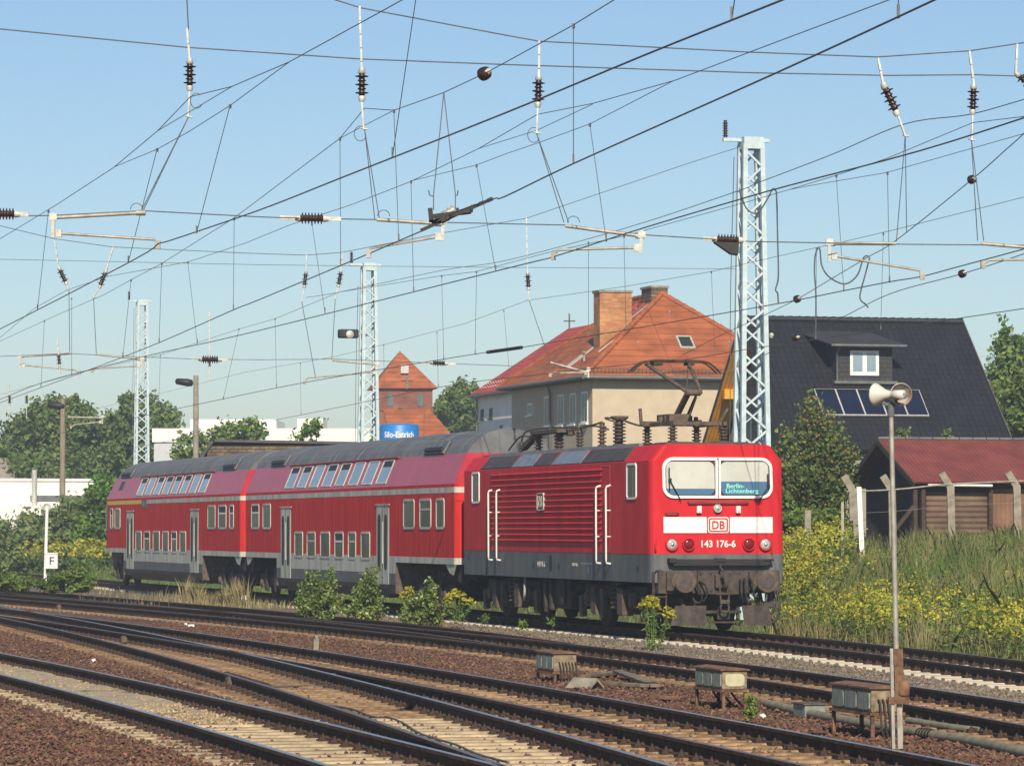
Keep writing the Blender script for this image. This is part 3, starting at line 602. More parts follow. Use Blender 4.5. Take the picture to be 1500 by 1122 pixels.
b = MB(); b.tube(curve([(-1.3, 10.2, 1.0), (-1.36, 10.0, .85), (-1.36, 10.05, .6), (-1.3, 10.3, .5)], 6), .03, 6); part('hose', b, LGREY, loco, local=True)
# roof gear
def insul(b, p, h, r, n=5, ax=(0, 0, 1)):
    prof = [(0, r * .7), (h * .06, r * .7)]
    for i in range(n):
        z0 = h * (.08 + .84 * i / n); dz = h * .84 / n; prof += [(z0, r * .5), (z0 + dz * .25, r), (z0 + dz * .5, r * .9), (z0 + dz * .62, r * .5)]
    prof += [(h * .93, r * .6), (h, r * .6)]; b.lathe(p, ax, prof, 12)
RZ = 3.87
for x, y, h, r, n in ((-.5, 5.35, .62, .19, 7), (-.35, 6.05, .58, .12, 6), (-.6, 6.35, .58, .13, 6), (-.5, 8.45, .5, .11, 6), (-.35, 9.0, .5, .11, 6), (-.55, 10.0, .46, .15, 5), (-.3, 10.9, .46, .14, 5), (-.6, 11.6, .46, .15, 5), (-.55, 13.3, .30, .12, 4)):
    b = MB(); insul(b, (x, y, RZ), h, r * .82, n); part('roof_insulator', b, CERAD, loco, local=True)
b = MB()
for pts in ([(-.5, 5.35, 4.5), (-.5, 3.9, 4.32), (-.5, 2.9, 4.30)], [(-.35, 5.5, 4.50), (-.6, 6.1, 4.54), (-.35, 6.05, 4.44)], [(-.6, 6.35, 4.46), (-.6, 6.9, 4.42), (-.5, 8.0, 4.40), (-.5, 8.45, 4.38), (-.35, 9.0, 4.38), (-.5, 10, 4.34)], [(-.5, 8.6, 4.40), (-.5, 11.5, 4.46), (-.55, 12.9, 4.40), (-.55, 13.3, 4.18)], [(-.2, 7.2, 4.32), (-.3, 8.2, 4.42), (-.3, 10.8, 4.36), (-.6, 12.1, 4.28), (-.5, 13.6, 4.30), (-.4, 15.0, 4.02)]):
    b.tube(curve(pts, 5), .022, 6)
b.lathe((-.5, 5.35, RZ + .60), (0, 0, 1), [(0, .14), (.05, .2), (.09, .2), (.10, .001)], 14)
b.box(-.72, -.42, 9.6, 11.9, RZ + .44, RZ + .52); b.bar((-.6, 11.8, RZ + .42), (-.6, 12.9, RZ + .15), .14, .12); b.box(-.5, -.1, 9.8, 10.4, RZ + .40, RZ + .5)
part('roof_conductor', b, RUSTB, loco, local=True)
# raised half-scissor pantograph, knee to the front
pan = MB(); zc = 4.30
for x in (-.55, .55):
    pan.bar((x, 1.2, zc), (x, 3.3, zc), .08, .08)
pan.bar((-.75, 2.9, zc + .03), (.75, 2.9, zc + .03), .1, .1); pan.bar((-.6, 1.35, zc), (.6, 1.35, zc), .08, .08); pan.box(-.35, .1, 2.2, 3.1, zc + .04, zc + .22); pan.bar((-.6, 2.0, zc), (.6, 3.0, zc + .1), .05, .05); pan.bar((.5, 1.5, zc), (.7, 1.5, zc + .32), .05, .05); pan.bar((-.75, 2.9, zc), (-.78, 2.9, zc + .35), .06, .06)
for k in range(7): pan.lathe((-.45 + k * .13, 2.5, zc + .06), (0, 0, 1), [(0, .05), (.1 + .03 * (k % 2), .05), (.11 + .03 * (k % 2), .01)], 6)
frame = part('pantograph_base', pan, RUSTB, loco, local=True)
for x, y in ((-.55, 3.15), (.55, 3.15), (-.55, 1.35), (.55, 1.35)):
    b = MB(); insul(b, (x, y, RZ), .40, .11, 5); part('roof_insulator', b, CERAD, frame, local=True)
b = MB()
b.tube([(-.12, 2.55, 4.42), (-.10, 1.72, 4.93)], .07, 8); b.tube([(.12, 2.55, 4.42), (.10, 1.72, 4.93)], .03, 6); b.tube([(.05, 2.2, 4.35), (.06, 1.62, 4.86)], .018, 6)
b.tube([(-.16, 1.68, 4.95), (.16, 1.68, 4.95)], .07, 10); part('lower_arm', b, RUSTB, frame, local=True)
b = MB()
b.tube(curve([(-.12, 1.68, 4.95), (-.16, 1.75, 5.0), (-.62, 3.0, 5.60)], 4), .042, 6); b.tube(curve([(.12, 1.68, 4.95), (.17, 1.72, 5.0), (.30, 2.9, 5.60)], 4), .045, 6); b.tube([(-.45, 2.6, 5.4), (.28, 2.6, 5.45)], .016, 5); b.tube([(-.1, 1.8, 5.0), (.28, 2.9, 5.55)], .012, 5)
part('upper_arm', b, RUSTB, frame, local=True)
b = MB()
for dy in (-.12, .14):
    b.tube(curve([(-.98, 2.95 + dy, 5.42), (-.82, 2.95 + dy, 5.56), (-.6, 2.95 + dy, 5.655), (0, 2.95 + dy, 5.67), (.6, 2.95 + dy, 5.655), (.82, 2.95 + dy, 5.56), (.98, 2.95 + dy, 5.42)], 4), .022, 6)
b.bar((-.5, 2.95, 5.6), (-.3, 2.95, 5.6), .3, .08); b.bar((.25, 2.95, 5.6), (.4, 2.95, 5.6), .3, .06); b.box(-.5, .6, 2.8, 3.12, 5.63, 5.65)
part('contact_strip', b, UNDER, frame, local=True)
# ---------------------------------------------------------------- double-deck coaches
CW, CL = 1.39, 26.1
LEVZ = (1.24, 1.40, 3.00, 3.14, 3.22, 3.98)
SLX = 1.08
ARC = [(1.08, 3.98), (.98, 4.16), (.80, 4.34), (.52, 4.50), (.22, 4.58)]
def loop(y, segs): return [V((x, y, z)) for x, z in segs]
def shell(par, name, z0, z1, mt, ys, inset=None, label=None):   # vertical side band with end faces
    b = MB(); rs = []
    for y, w_ in ys: rs.append([V((-w_, y, z0)), V((-w_, y, z1)), V((w_, y, z1)), V((w_, y, z0))])
    b.rings(rs, 0, False); return part(name, b, mt, par, label, local=True)
def coach(name, label, s, t, rz, cabend, doors, low, endn, endf, upper):
    p = tr(s, 0, ZT1); c = thing(name, label, 'rail coach', (p.x + TX * t, p.y + TY * t, ZT1), rz, GOLD)
    ends = [(0, CW - .03), (.04, CW), (CL - .04, CW), (CL, CW - .03)]
    if cabend: ends = [(0, CW - .03), (.04, CW), (CL - 1.2, CW), (CL - .35, CW - .10), (CL, CW - .35)]
    body = shell(c, 'body', 1.40, 3.00, REDC, ends)
    b1 = shell(c, 'grey_band', 1.24, 1.399, LGREY, [(y, w_ + .003) for y, w_ in ends])
    shell(c, 'red_band', 3.14, 3.22, REDC, [(y, w_) for y, w_ in ends])
    ys = [(y, w_ + .003) for y, w_ in ends]
    if cabend:
        shell(c, 'white_band', 3.001, 3.139, LGREY, [e for e in ys if e[0] < 15] + [(16.6, CW + .003)])
        shell(c, 'yellow_band', 3.001, 3.139, YELLOW, [(17.6, CW + .003), (CL - 1.2, CW + .003)], label='yellow first class stripe'); shell(c, 'white_band', 3.001, 3.139, LGREY, [(CL - 1.199, CW + .003), (CL - .35, CW - .1), (CL, CW - .35)])
        b = MB(); b.box(-CW - .01, CW, 16.6, 17.6, 2.86, 3.14); part('destination_box', b, DGREY, c, local=True)
        b = MB(); b.box(-CW - .014, -CW - .004, 16.95, 17.35, 2.9, 3.1); part('destination_pane', b, GLASSD, c, local=True)
    else: shell(c, 'white_band', 3.001, 3.139, LGREY, ys)
    # sloping upper deck wall and curved roof
    e = [(y, w_) for y, w_ in ends]
    def us(y, w_, k=0): d = CW - w_; return [V((-(w_), y, 3.22)), V((-(SLX - d), y - k, 3.98)), V((SLX - d, y - k, 3.98)), V((w_, y, 3.22))]
    b = MB(); b.rings([us(y, w_, (.9 if y > CL - .2 else .5 if y > CL - .5 else 0) * (1 if cabend else 0)) for y, w_ in e], 0, False)
    up = part('upper_wall', b, REDS, c, local=True)
    b = MB(); ye = [0.0, .1, CL - 1.6, CL - .55] if cabend else [0.0, .1, CL - .1, CL]
    def rf(y, sc_): return [V((-x * sc_, y, 3.975 + (z - 3.975) * (sc_ if sc_ < 1 else 1))) for x, z in ARC] + [V((x * sc_, y, 3.975 + (z - 3.975) * (sc_ if sc_ < 1 else 1))) for x, z in ARC[::-1]]
    b.rings([rf(y, k) for y, k in zip(ye, (.97, 1.0, 1.0, .72 if cabend else .97))], 0, False)
    for y in (3.1, 6.0, 9.0, 12.0, 15.0, 18.0, 21.0, 23.4): b.rings([[V((x * 1.006, y + dy, z + .008)) for x, z in [(-a, q) for a, q in ARC] + ARC[::-1]] for dy in (0, .04)], 0, False)
    ro = part('roof', b, ROOFG, c, local=True)
    for y0 in (2.2, CL - 4.6):
        b = MB(); b.prism([(0, 0), (2.1, 0), (2.0, .5), (.1, .5)], (-1.095, y0, 4.0), (0, 1, 0), (.40, 0, .62), (-.03, 0, .02)); vt = part('roof_vent', b, ROOFG, c, local=True)
        b = MB()
        for k in range(10): b.prism([(0, 0), (.12, 0), (.12, .13), (0, .13)], (-1.09, y0 + .18 + k * .18, 4.06), (0, 1, 0), (.40, 0, .62), (-.06, 0, .04))
        part('louvre', b, BLACK, vt, local=True)
    b = MB(); b.box(-1.13, -1.05, upper[0] - .4, upper[-1] + 1.7, 3.975, 4.0); part('gutter', b, RED, c, local=True)
    ax = V((CW - SLX, 0, .76)); n_ = V((-.76, 0, CW - SLX)).normalized()
    for i, y in enumerate(upper):
        o_ = V((-CW, 0, 3.22)); k0, k1 = .10, .95
        def Q(yy, k, d): return o_ + ax * k + V((0, yy, 0)) + n_ * d
        b = MB(); po = [(y, k0), (y + 1.22, k0), (y + 1.22, k1), (y, k1)]; pi_ = [(y + .05, k0 + .06), (y + 1.17, k0 + .06), (y + 1.17, k1 - .05), (y + .05, k1 - .05)]
        vs = [Q(a, k, .018) for a, k in po] + [Q(a, k, .018) for a, k in pi_] + [Q(a, k, 0) for a, k in po] + [Q(a, k, 0) for a, k in pi_]; fs = []
        for a in range(4): q = (a + 1) % 4; fs += [(a, q, 4 + q, 4 + a), (a, 8 + a, 8 + q, q), (4 + a, 4 + q, 12 + q, 12 + a)]
        b.add(vs, fs); f_ = part('upper_window', b, LGREY, c, local=True)
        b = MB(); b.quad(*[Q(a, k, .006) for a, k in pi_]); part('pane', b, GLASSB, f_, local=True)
        if (i in (0, 3, 4, 6, 7) and not cabend) or (cabend and i not in (1, 6)):
            b = MB(); z_ = k1 - .05; b.quad(Q(y + .12, .70, .010), Q(y + 1.10, .70, .010), Q(y + 1.05, z_, .010), Q(y + .16, z_, .010)); part('open_vent', b, BLACK, f_, local=True)
    def win(y0, y1, z0, z1, top=0):
        b = MB(); ringframe(b, rect_round(y0, y1, z0, z1, .12), rect_round(y0 + .06, y1 - .06, z0 + .06, z1 - .06, .08), 'l', .018, -CW); f_ = part('window', b, LGREY, c, local=True)
        b = MB(); panel(b, rect_round(y0 + .04, y1 - .04, z0 + .04, z1 - .04, .08), 'l', .006, -CW); part('pane', b, GLASSG, f_, local=True)
        if top:
            zz = z1 - .30; b = MB(); b.box(-CW - .014, -CW - .007, y0 + .06, y1 - .06, zz, zz + .05); part('transom', b, LGREY if top == 1 else WHITE, f_, local=True)
            if top == 2: b = MB(); panel(b, rect_round(y0 + .08, y1 - .08, zz + .05, z1 - .07, .03), 'l', .009, -CW); part('open_vent', b, BLACK, f_, local=True)
    for (y0, y1), tp in low: win(y0, y1, 1.30, 2.06, tp) if False else win(y0, y1, 1.22 + .06, 2.04, tp)
    for (y0, y1), tp in endn + endf: win(y0, y1, 2.10, 2.88, tp)
    # doors
    for y0 in doors:
        b = MB(); b.box(-CW - .03, -CW, y0 - .1, y0 + 1.5, 2.735, 2.765); b.box(-CW - .012, -CW, y0, y0 + 1.4, .66, 2.73); d_ = part('door', b, LGREY, c, local=True)
        b = MB(); b.box(-CW - .016, -CW, y0 + .69, y0 + .715, .66, 2.72); b.box(-CW - .016, -CW, y0 + .69, y0 + .715, .66, 2.72); part('door_gap', b, BLACK, d_, local=True)
        for k in (.18, .92):
            b = MB(); panel(b, rect_round(y0 + k, y0 + k + .32, 1.02, 2.50, .15), 'l', .016, -CW); part('door_pane', b, SLOT, d_, local=True)
        b = MB(); b.tube([(-CW - .03, y0 + .60, 1.2), (-CW - .03, y0 + .60, 2.3)], .012, 5); part('handle', b, LGREY, d_, local=True)
    # low middle section between the bogies
    ya, yb = doors[0] - .75, doors[1] + 2.0
    b = MB(); b.rings([[V((-CW - .004 , y, .95)), V((-CW - .004, y, 1.239)), V((CW, y, 1.239)), V((CW, y, .95))] for y in (ya, yb)], 0, False); part('low_side', b, LGREY, c, local=True)
    b = MB(); b.rings([[V((-CW + .12, y, .42)), V((-CW, y, .66)), V((-CW, y, .949)), V((CW, y, .949)), V((CW, y, .66)), V((CW - .12, y, .42))] for y in (ya, yb)], 0, False); part('skirt', b, DGREY, c, local=True)
    b = MB(); b.rings([[V((-1.25, y, .30)), V((-1.37, y, .655)), V((1.37, y, .655)), V((1.25, y, .30))] for y in (ya + 1.2, yb - 1.0)], 0, False); part('belly', b, RUSTB, c, local=True)
    for y in (ya - .012, yb + .004): b = MB(); b.box(-CW - .006, CW, y, y + .008, .43, 1.239); part('bulkhead', b, RUSTB, c, local=True)
    for yc in (2.9, CL - 2.9):
        b = MB(); b.box(-1.1, 1.1, yc - 1.9, yc + 1.9, .5, .72); b.box(-1.12, -.95, yc - 1.8, yc + 1.8, .38, .62); b.box(-.8, .8, yc - 1.2, yc + 1.2, .3, 1.0)
        for dy in (-.8, .55): b.prism([(-.1, .2), (.12, .25), (.16, .9), (-.08, .85)], (-1.22, yc + dy, 0), (0, 1, 0), (0, 0, 1), (.1, 0, 0))
        bo = part('bogie', b, UNDER, c, local=True, bevel=.02)
        for dy in (-1.25, 1.25):
            wheel(bo, yc + dy, .46); b = MB(); b.box(-1.2, -.95, yc + dy - .16, yc + dy + .16, .32, .62); b.lathe((-1.2, yc + dy, .46), (-1, 0, 0), [(0, .12), (.05, .11), (.06, .001)], 12); part('axle_box', b, RUSTB, bo, local=True, bevel=.02)
    for y0, k in ((0, 1), (CL, -1)):
        b = MB()
        if not (cabend and k < 0):
            b.prism([(0, 1.235), (1.0 * k, 1.235), (.55 * k, 1.02), (.25 * k, .98)] if k > 0 else [(0, 1.235), (-.25, .98), (-.55, 1.02), (-1.0, 1.235)], (-CW + .02, y0, 0), (0, 1, 0), (0, 0, 1), (.03, 0, 0)); part('end_valance', b, LGREY, c, local=True)
            b = MB(); b.box(-.7, .7, y0 - .30 * k, y0 + .02 * k, 1.0, 3.4) if k > 0 else b.box(-.7, .7, y0 - .02, y0 + .28, 1.0, 3.4); b.box(-1.2, 1.2, min(y0, y0 + .4 * k), max(y0, y0 + .4 * k), .8, 1.22)
            for x in (-.875, .875): b.lathe((x, y0, 1.05), (0, -k, 0), [(0, .1), (.28, .1), (.285, .22), (.31, .2), (.315, .001)], 16)
            part('gangway', b, UNDER, c, local=True)
        else:
            b = MB(); b.prism([(0, 1.24), (-2.4, 1.24), (-2.0, .3), (-1.5, .22), (-.9, .3)], (-CW + .35, y0, 0), (0, 1, 0), (0, 0, 1), (1.9, 0, 0)); part('front_apron', b, RUSTB, c, local=True)
            b = MB(); panel(b, rect_round(CL - .92, CL - .5, 2.05, 3.0, .06), 'l', .02, -CW + .06); part('cab_window', b, GLASSD, c, local=True)
            b = MB(); b.prism([(0, 0), (.75, 0), (.75, 1), (0, 1)], V((-CW, CL - 3.6, 3.22)) + ax * .42, (0, 1, 0), ax * .42, n_ * .012); part('vent_grille', b, ROOFD, c, local=True)
    b = MB(); b.box(.1, .45, -.006, .002, 2.1, 2.2); part('end_plate', b, LGREY, c, local=True)
    return c
LOW = [((9.05 + .02, 10.2), 0), ((10.75, 11.75), 1), ((12.3, 13.45), 2), ((14.0, 15.3), 0), ((15.9, 17.1), 1), ((17.6, 18.8), 0)]
ENDN = [((1.0, 1.85), 0), ((2.35, 3.55), 1), ((4.1, 5.3), 0)]; ENDF = [((22.2, 23.4), 0), ((23.95, 25.15), 2)]
coach('double_deck_coach', 'red double-deck coach with unbroken grey-white stripe, coupled behind the locomotive', 16.45, -.0, TH + R(.25), False, (6.9, 19.3), [((a + .0, b_ - .05), t_) for (a, b_), t_ in LOW], ENDN, ENDF, [7.4 + i * 1.68 for i in range(8)])
LOW2 = [((9.05 + .02, 10.2), 0), ((10.75, 11.75), 2), ((12.3, 13.45), 0), ((14.0, 15.3), 0), ((15.9, 17.1), 2), ((17.6, 18.8), 0)]
coach('double_deck_coach', 'rearmost red double-deck coach with yellow stripe and driving cab at its far end', 43.1, -.12, TH + R(.55), True, (6.9, 19.3), LOW2, [((1.0, 1.7), 2), ((2.2, 3.5), 2), ((4.0, 5.3), 0)], [((22.1, 23.3), 0), ((23.7, 24.3), 2)], [6.0 + i * 1.68 for i in range(8)])
# ================================================================ masts and overhead wires
def mast(name, label, px, py_top, Y, wb, wt, base_z, lamp=None):
    top = at(px, py_top, Y); b0 = V((top.x, Y, base_z)); m = thing(name, label, 'mast', b0, TH * 0, 'blue lattice masts behind the train')
    H = top.z - base_z; ux, uy = V((TX, TY, 0)), V((DX, DY, 0))
    def cor(i, h): w_ = (wb + (wt - wb) * h / H) / 2; sx, sy = ((-1, -1), (1, -1), (1, 1), (-1, 1))[i]; return b0 + ux * sx * w_ + uy * sy * w_ * .9 + V((0, 0, h))
    for i in range(4):
        b = MB(); a, q = cor(i, 0), cor(i, H); b.bar(a, q, .11, .11, up=ux); part('leg', b, MASTC, m)
    for f_ in range(4):
        b = MB(); i, j = f_, (f_ + 1) % 4; h = .15; k = 0
        while h < H - .5:
            st = .62 * (wb + (wt - wb) * h / H) + .12; a, q = (i, j) if k % 2 else (j, i); h2 = min(h + st, H - .1)
            b.bar(cor(a, h), cor(q, h2), .055, .05, up=ux); h = h2; k += 1
        part('bracing', b, MASTC, m)
    b = MB(); b.obox(b0 + V((0, 0, H + .02)), ux * (wt / 2 + .04), uy * (wt / 2 + .04), V((0, 0, .14))); b.obox(b0 + V((0, 0, H + .10)) - ux * .12, ux * .58, uy * .05, V((0, 0, .04))); cap = part('mast_head', b, MASTC, m)
    b = MB(); q = b0 + V((0, 0, H + .14)) - ux * .64; insul(b, q, .42, .07, 6); part('insulator', b, CERAM, cap)
    b = MB(); b.tube([cor(3, .3) + uy * .1 - ux * .1] + [cor(3, h) - ux * .13 + uy * (.1 + .05 * math.sin(h)) for h in np.arange(1, H, 1.0)], .011, 5); part('cable', b, DGREY, m)
    if lamp:
        L = at(*lamp, Y); b = MB(); b.obox(L, ux * .36, uy * .2, V((0, 0, .16))); la = part('floodlight', b, BLACK, m, bevel=.05)
        b = MB(); b.lathe(L - uy * .2 + V((.02, 0, -.03)), -uy, [(0, .15), (.02, .14), (.022, .001)], 14); part('lens', b, GALV, la)
        b = MB(); b.tube([L + ux * .3, L + ux * .8 + V((0, 0, -.05))], .03, 6); part('bracket', b, MASTC, la)
    return b0, H
mast('lattice_mast', 'tallest pale blue lattice mast, rising just behind the locomotive front', 1100, 212, 90, .74, .42, 0)
mast('lattice_mast', 'pale blue lattice mast with a black floodlight, beside the blue silo', 540, 392, 138, .72, .40, 0, (510, 489))
mast('lattice_mast', 'farthest pale blue lattice mast, before the big trees at left', 208, 444, 186, .70, .42, 0)
ZC = 5.5
def zc_pt(px, py, zc=ZC): return atz(px, py, zc)
def thin(pts, n=6): return curve(pts, n)
def overhead(label, contact, mess, drops, zc=ZC, stitch=(), rc=.0078, rm=.0052):
    cp = [zc_pt(x, y, zc) for x, y in contact]; a = cp[len(cp) // 2]
    o = thing('overhead_line', label, 'overhead line', (a.x, a.y, a.z), 0, 'overhead lines above the tracks')
    b = MB(); b.tube(thin(cp, 4), rc, 5); part('contact_wire', b, WIRE, o)
    def dep(px):                           # distance of the contact wire's vertical plane at this photo column
        c = [(p.x / p.y * F + 750, p.y) for p in cp]; c.sort()
        if px <= c[0][0]: (x0, y0), (x1, y1) = c[0], c[1]
        elif px >= c[-1][0]: (x0, y0), (x1, y1) = c[-2], c[-1]
        else:
            for k in range(len(c) - 1):
                if c[k][0] <= px <= c[k + 1][0]: (x0, y0), (x1, y1) = c[k], c[k + 1]; break
        t = (px - x0) / (x1 - x0); return 1 / max(1 / 400, ((1 - t) / y0 + t / y1))
    b = MB(); b.tube([at(x, y, dep(x)) for x, y in mess], rm, 5); part('messenger_wire', b, WIRE, o)
    for k, (x, y) in enumerate(mess[1:-1]):
        pass
    for st in stitch: b = MB(); b.tube([at(x, y, dep(x)) for x, y in st], .0045, 5); part('stitch_wire', b, WIRE, o)
    for (x0, y0), (x1, y1) in drops:
        Y = (dep(x0) + dep(x1)) / 2; p, q = at(x0, y0, dep(x0)), at(x1, y1, dep(x1)); b = MB(); b.tube([p, q], .0042, 4)
        b.obox(p + V((0, 0, -.01)), V((.015, 0, 0)), V((0, .012, 0)), V((0, 0, .022))); b.obox(q + V((0, 0, .035)), V((.009, 0, 0)), V((0, .012, 0)), V((0, 0, .045))); part('dropper', b, WIRE, o)
    return o, dep
l1, dep1 = overhead('overhead line nearest the camera, its thick contact wire crossing the upper frame', [(-60, 509), (0, 482), (190, 384), (231, 358), (251, 352), (380, 308), (502, 260), (740, 166), (940, 83), (1140, 3), (1230, -34)],
    [(660, -40), (590, 0), (424, 91), (340, 127), (279, 142), (231, 192), (166, 246), (83, 300), (0, 350), (-60, 388)], [((337, 155), (288, 341)), ((230, 219), (188, 384)), ((71, 309), (55, 453)), ((612, -20), (575, 229)), ((1082, -40), (1072, 28))], stitch=([(424, 91), (337, 155), (277, 193), (230, 219), (167, 245)], [(340, 127), (231, 192)]))
l2, dep2 = overhead('second overhead line, carrying the section insulator above the coaches', [(-60, 613), (0, 590), (138, 539), (233, 502), (342, 454), (380, 439), (617, 339), (655, 316), (721, 292), (740, 288), (840, 240), (1140, 106), (1370, 0), (1440, -34)],
    [(970, -40), (900, 0), (840, 37), (740, 92), (710, 108), (650, 136), (577, 162), (534, 159), (498, 203), (369, 300), (342, 320), (237, 386), (192, 410), (152, 432), (80, 463), (0, 500), (-60, 530)],
    [((840, 37), (840, 239)), ((577, 162), (584, 353)), ((498, 203), (499, 388)), ((343, 320), (342, 454)), ((237, 386), (233, 502)), ((192, 410), (180, 522)), ((65, 470), (60, 566)), ((1316, -30), (1316, 25))], stitch=([(577, 162), (534, 184), (498, 203)],))
l3, dep3 = overhead('third overhead line, dipping from the upper right corner behind the section insulator', [(-60, 606), (0, 585), (64, 560), (208, 523), (360, 489), (740, 394), (812, 376), (940, 335), (1085, 292), (1156, 272), (1345, 222), (1500, 173), (1560, 152)],
    [(1400, -36), (1303, 0), (1140, 61), (989, 118), (868, 152), (787, 168), (701, 218), (602, 266), (515, 300), (424, 330), (360, 356), (275, 384), (158, 405), (98, 425), (50, 452), (0, 495), (-60, 540)], [((864, 182), (888, 353)), ((698, 242), (726, 397)), ((275, 384), (289, 503)), ((457, 328), (476, 458)), ((602, 266), (606, 428)), ((105, 437), (105, 549))],
    stitch=([(986, 119), (864, 182), (787, 210), (740, 226), (698, 242), (603, 265)], [(868, 153), (787, 191), (701, 218)]))
l4, dep4 = overhead('fourth overhead line, its contact wire running in front of the tile roofs', [(-60, 668), (0, 652), (140, 624), (300, 590), (448, 560), (694, 519), (740, 513), (1100, 452), (1236, 426), (1303, 413), (1351, 405), (1400, 392), (1500, 365), (1560, 348)],
    [(1560, 150), (1500, 171), (1425, 180), (1300, 232), (1225, 257), (1156, 278), (1098, 295), (914, 346), (811, 368), (698, 398), (647, 404), (497, 428), (403, 467), (350, 482), (235, 520), (120, 545), (0, 578)],
    [((1225, 257), (1236, 425)), ((1300, 253), (1303, 413)), ((914, 346), (917, 482)), ((862, 355), (862, 492)), ((698, 398), (696, 519)), ((647, 404), (650, 527)), ((403, 467), (405, 567)), ((350, 482), (327, 585)), ((235, 520), (232, 603))], stitch=([(1560, 176), (1500, 196), (1299, 253), (1193, 271), (1156, 278)],))
l5, dep5 = overhead('rearmost overhead line, touched by the locomotive pantograph', [(-60, 703), (0, 694), (200, 655), (450, 606), (650, 566), (805, 547), (925, 533.5), (985, 529.5), (1075, 515), (1120, 508), (1287, 484), (1394, 468), (1500, 452), (1560, 443)],
    [(1560, 270), (1500, 289), (1313, 336), (1241, 353), (1137, 376), (1042, 398), (914, 420), (773, 440), (681, 474), (562, 505), (488, 523), (360, 545), (200, 585), (0, 630)], [((1042, 398), (1047, 517)), ((1294, 342), (1290, 484)), ((738, 455), (747, 554)), ((562, 505), (563, 583)), ((1196, 364), (1195, 497)), ((640, 487), (642, 567)), ((440, 532), (441, 607))], zc=5.72)
def planeA(px): return 46.5 / (1 - .27 * (px - 750) / F)
def planeB(px): return 88.5 / (1 - .27 * (px - 750) / F)
# supporting feeder and tension wires
def wire(name, label, cat, pts, r=.007, group=None, n=6, m=WIRE):
    b = MB(); b.tube(thin(pts, n), r, 5); return solo(name, b, m, label, cat, group)
wire('feeder_wire', 'thin feeder wire splitting off beside the tallest mast, below the slanted insulator', 'wire', [at(x, y, d) for x, y, d in ((1560, 130, 48), (1500, 146, 49), (1420, 168, 50), (1325, 182, 52), (1220, 226, 56), (1113, 267, 61), (1078, 281, 63), (914, 335, 72), (740, 382, 86), (649, 396, 93), (497, 428, 105), (448, 436, 110))])
wire('tension_wire', 'bracing wire with two ball insulators, falling steeply at the right edge', 'wire', [at(x, y, d) for x, y, d in ((1560, 140, 44), (1500, 196, 47), (1473, 220, 48.5), (1424, 263, 51), (1313, 352, 58), (1271, 377, 62), (1217, 409, 67), (1168, 438, 72), (1117, 463, 77), (1050, 494, 84), (1000, 520, 89))])
wire('tension_wire', 'bracing wire with one ball insulator, ending at the cable jumper over the dark roof', 'wire', [at(x, y, d) for x, y, d in ((1560, 350, 50), (1500, 372, 52), (1410, 401, 56), (1305, 430, 62), (1230, 467, 67), (1120, 520, 76))])
def ball(px, py, d, r, label, m=CERAM):
    p = at(px, py, d); t = thing('ball_insulator', label, 'insulator', p, 0, 'ball insulators on the wires'); b = MB(); ax = V((.62, -.75, .22)).normalized()
    b.lathe(p - ax * r * 1.1, ax, [(0, r * .15), (r * .15, r * .6), (r * .5, r * .95), (r * .9, r), (r * 1.02, r * .86), (r * 1.14, r * .98), (r * 1.6, r * .9), (r * 2.0, r * .55), (r * 2.2, r * .15)], 18); part('porcelain', b, m, t)
    b = MB(); b.lathe(p + ax * r * .8, ax, [(0, r * .55), (r * .5, r * .3), (r * .7, .01)], 10); part('cap', b, GALV, t)
ball(710, 108, dep2(710), .072, 'large round insulator on the wire at the top centre of the sky'); ball(1424, 263, 51, .062, 'small ball insulator high on the steep wire at the right edge'); ball(1410, 401, 56, .062, 'small ball insulator on the lowest bracing wire near the right edge')
ball(1168, 438, 72, .075, 'small pale ball insulator just above the dark roof ridge'); ball(1166, 495, 66, .062, 'pale ball insulator seen against the dark house roof')
def span(label, pts, plane, r=.008):
    b = MB(); b.tube([at(x, y, plane(x)) for x, y in pts], r, 5); return solo('span_wire', b, WIRE, label, 'cross wire', 'cross wires of the headspans')
span('long cross wire sagging from the left edge below the top of the sky', [(-60, 36), (0, 43), (275, 70), (380, 77), (530, 87), (740, 95), (1100, 107), (1300, 111), (1430, 110), (1560, 114)], planeA)
span('topmost cross wire, angled at every hanging insulator', [(400, -22), (480, -3), (528, 12), (740, 52), (790, 61), (1100, 77), (1285, 84), (1420, 75), (1560, 54)], planeA)
span('lower cross wire of the front headspan, level with the section insulator', [(-60, 318), (0, 317), (75, 316), (210, 309), (380, 318), (410, 319), (500, 321), (555, 322), (645, 326), (830, 330), (940, 344), (1035, 350), (1100, 354), (1320, 358), (1560, 360)], planeA, .007)
span('cross wire running from the left edge up to the tallest mast head', [(-60, 322), (0, 331), (80, 350), (165, 362), (360, 371), (448, 374), (500, 370), (651, 341), (771, 320), (1007, 240), (1082, 216)], planeB, .008)
span('middle cross wire of the rear headspan, almost straight, ending at the tallest mast', [(-60, 379), (0, 380), (380, 388), (540, 390), (760, 392), (1078, 394)], planeB, .006)
span('lowest cross wire of the rear headspan, passing before the floodlight mast', [(-60, 521), (0, 522), (104, 518), (140, 520), (283, 526), (380, 527), (490, 526), (640, 532), (862, 540), (1076, 545)], planeB, .007)
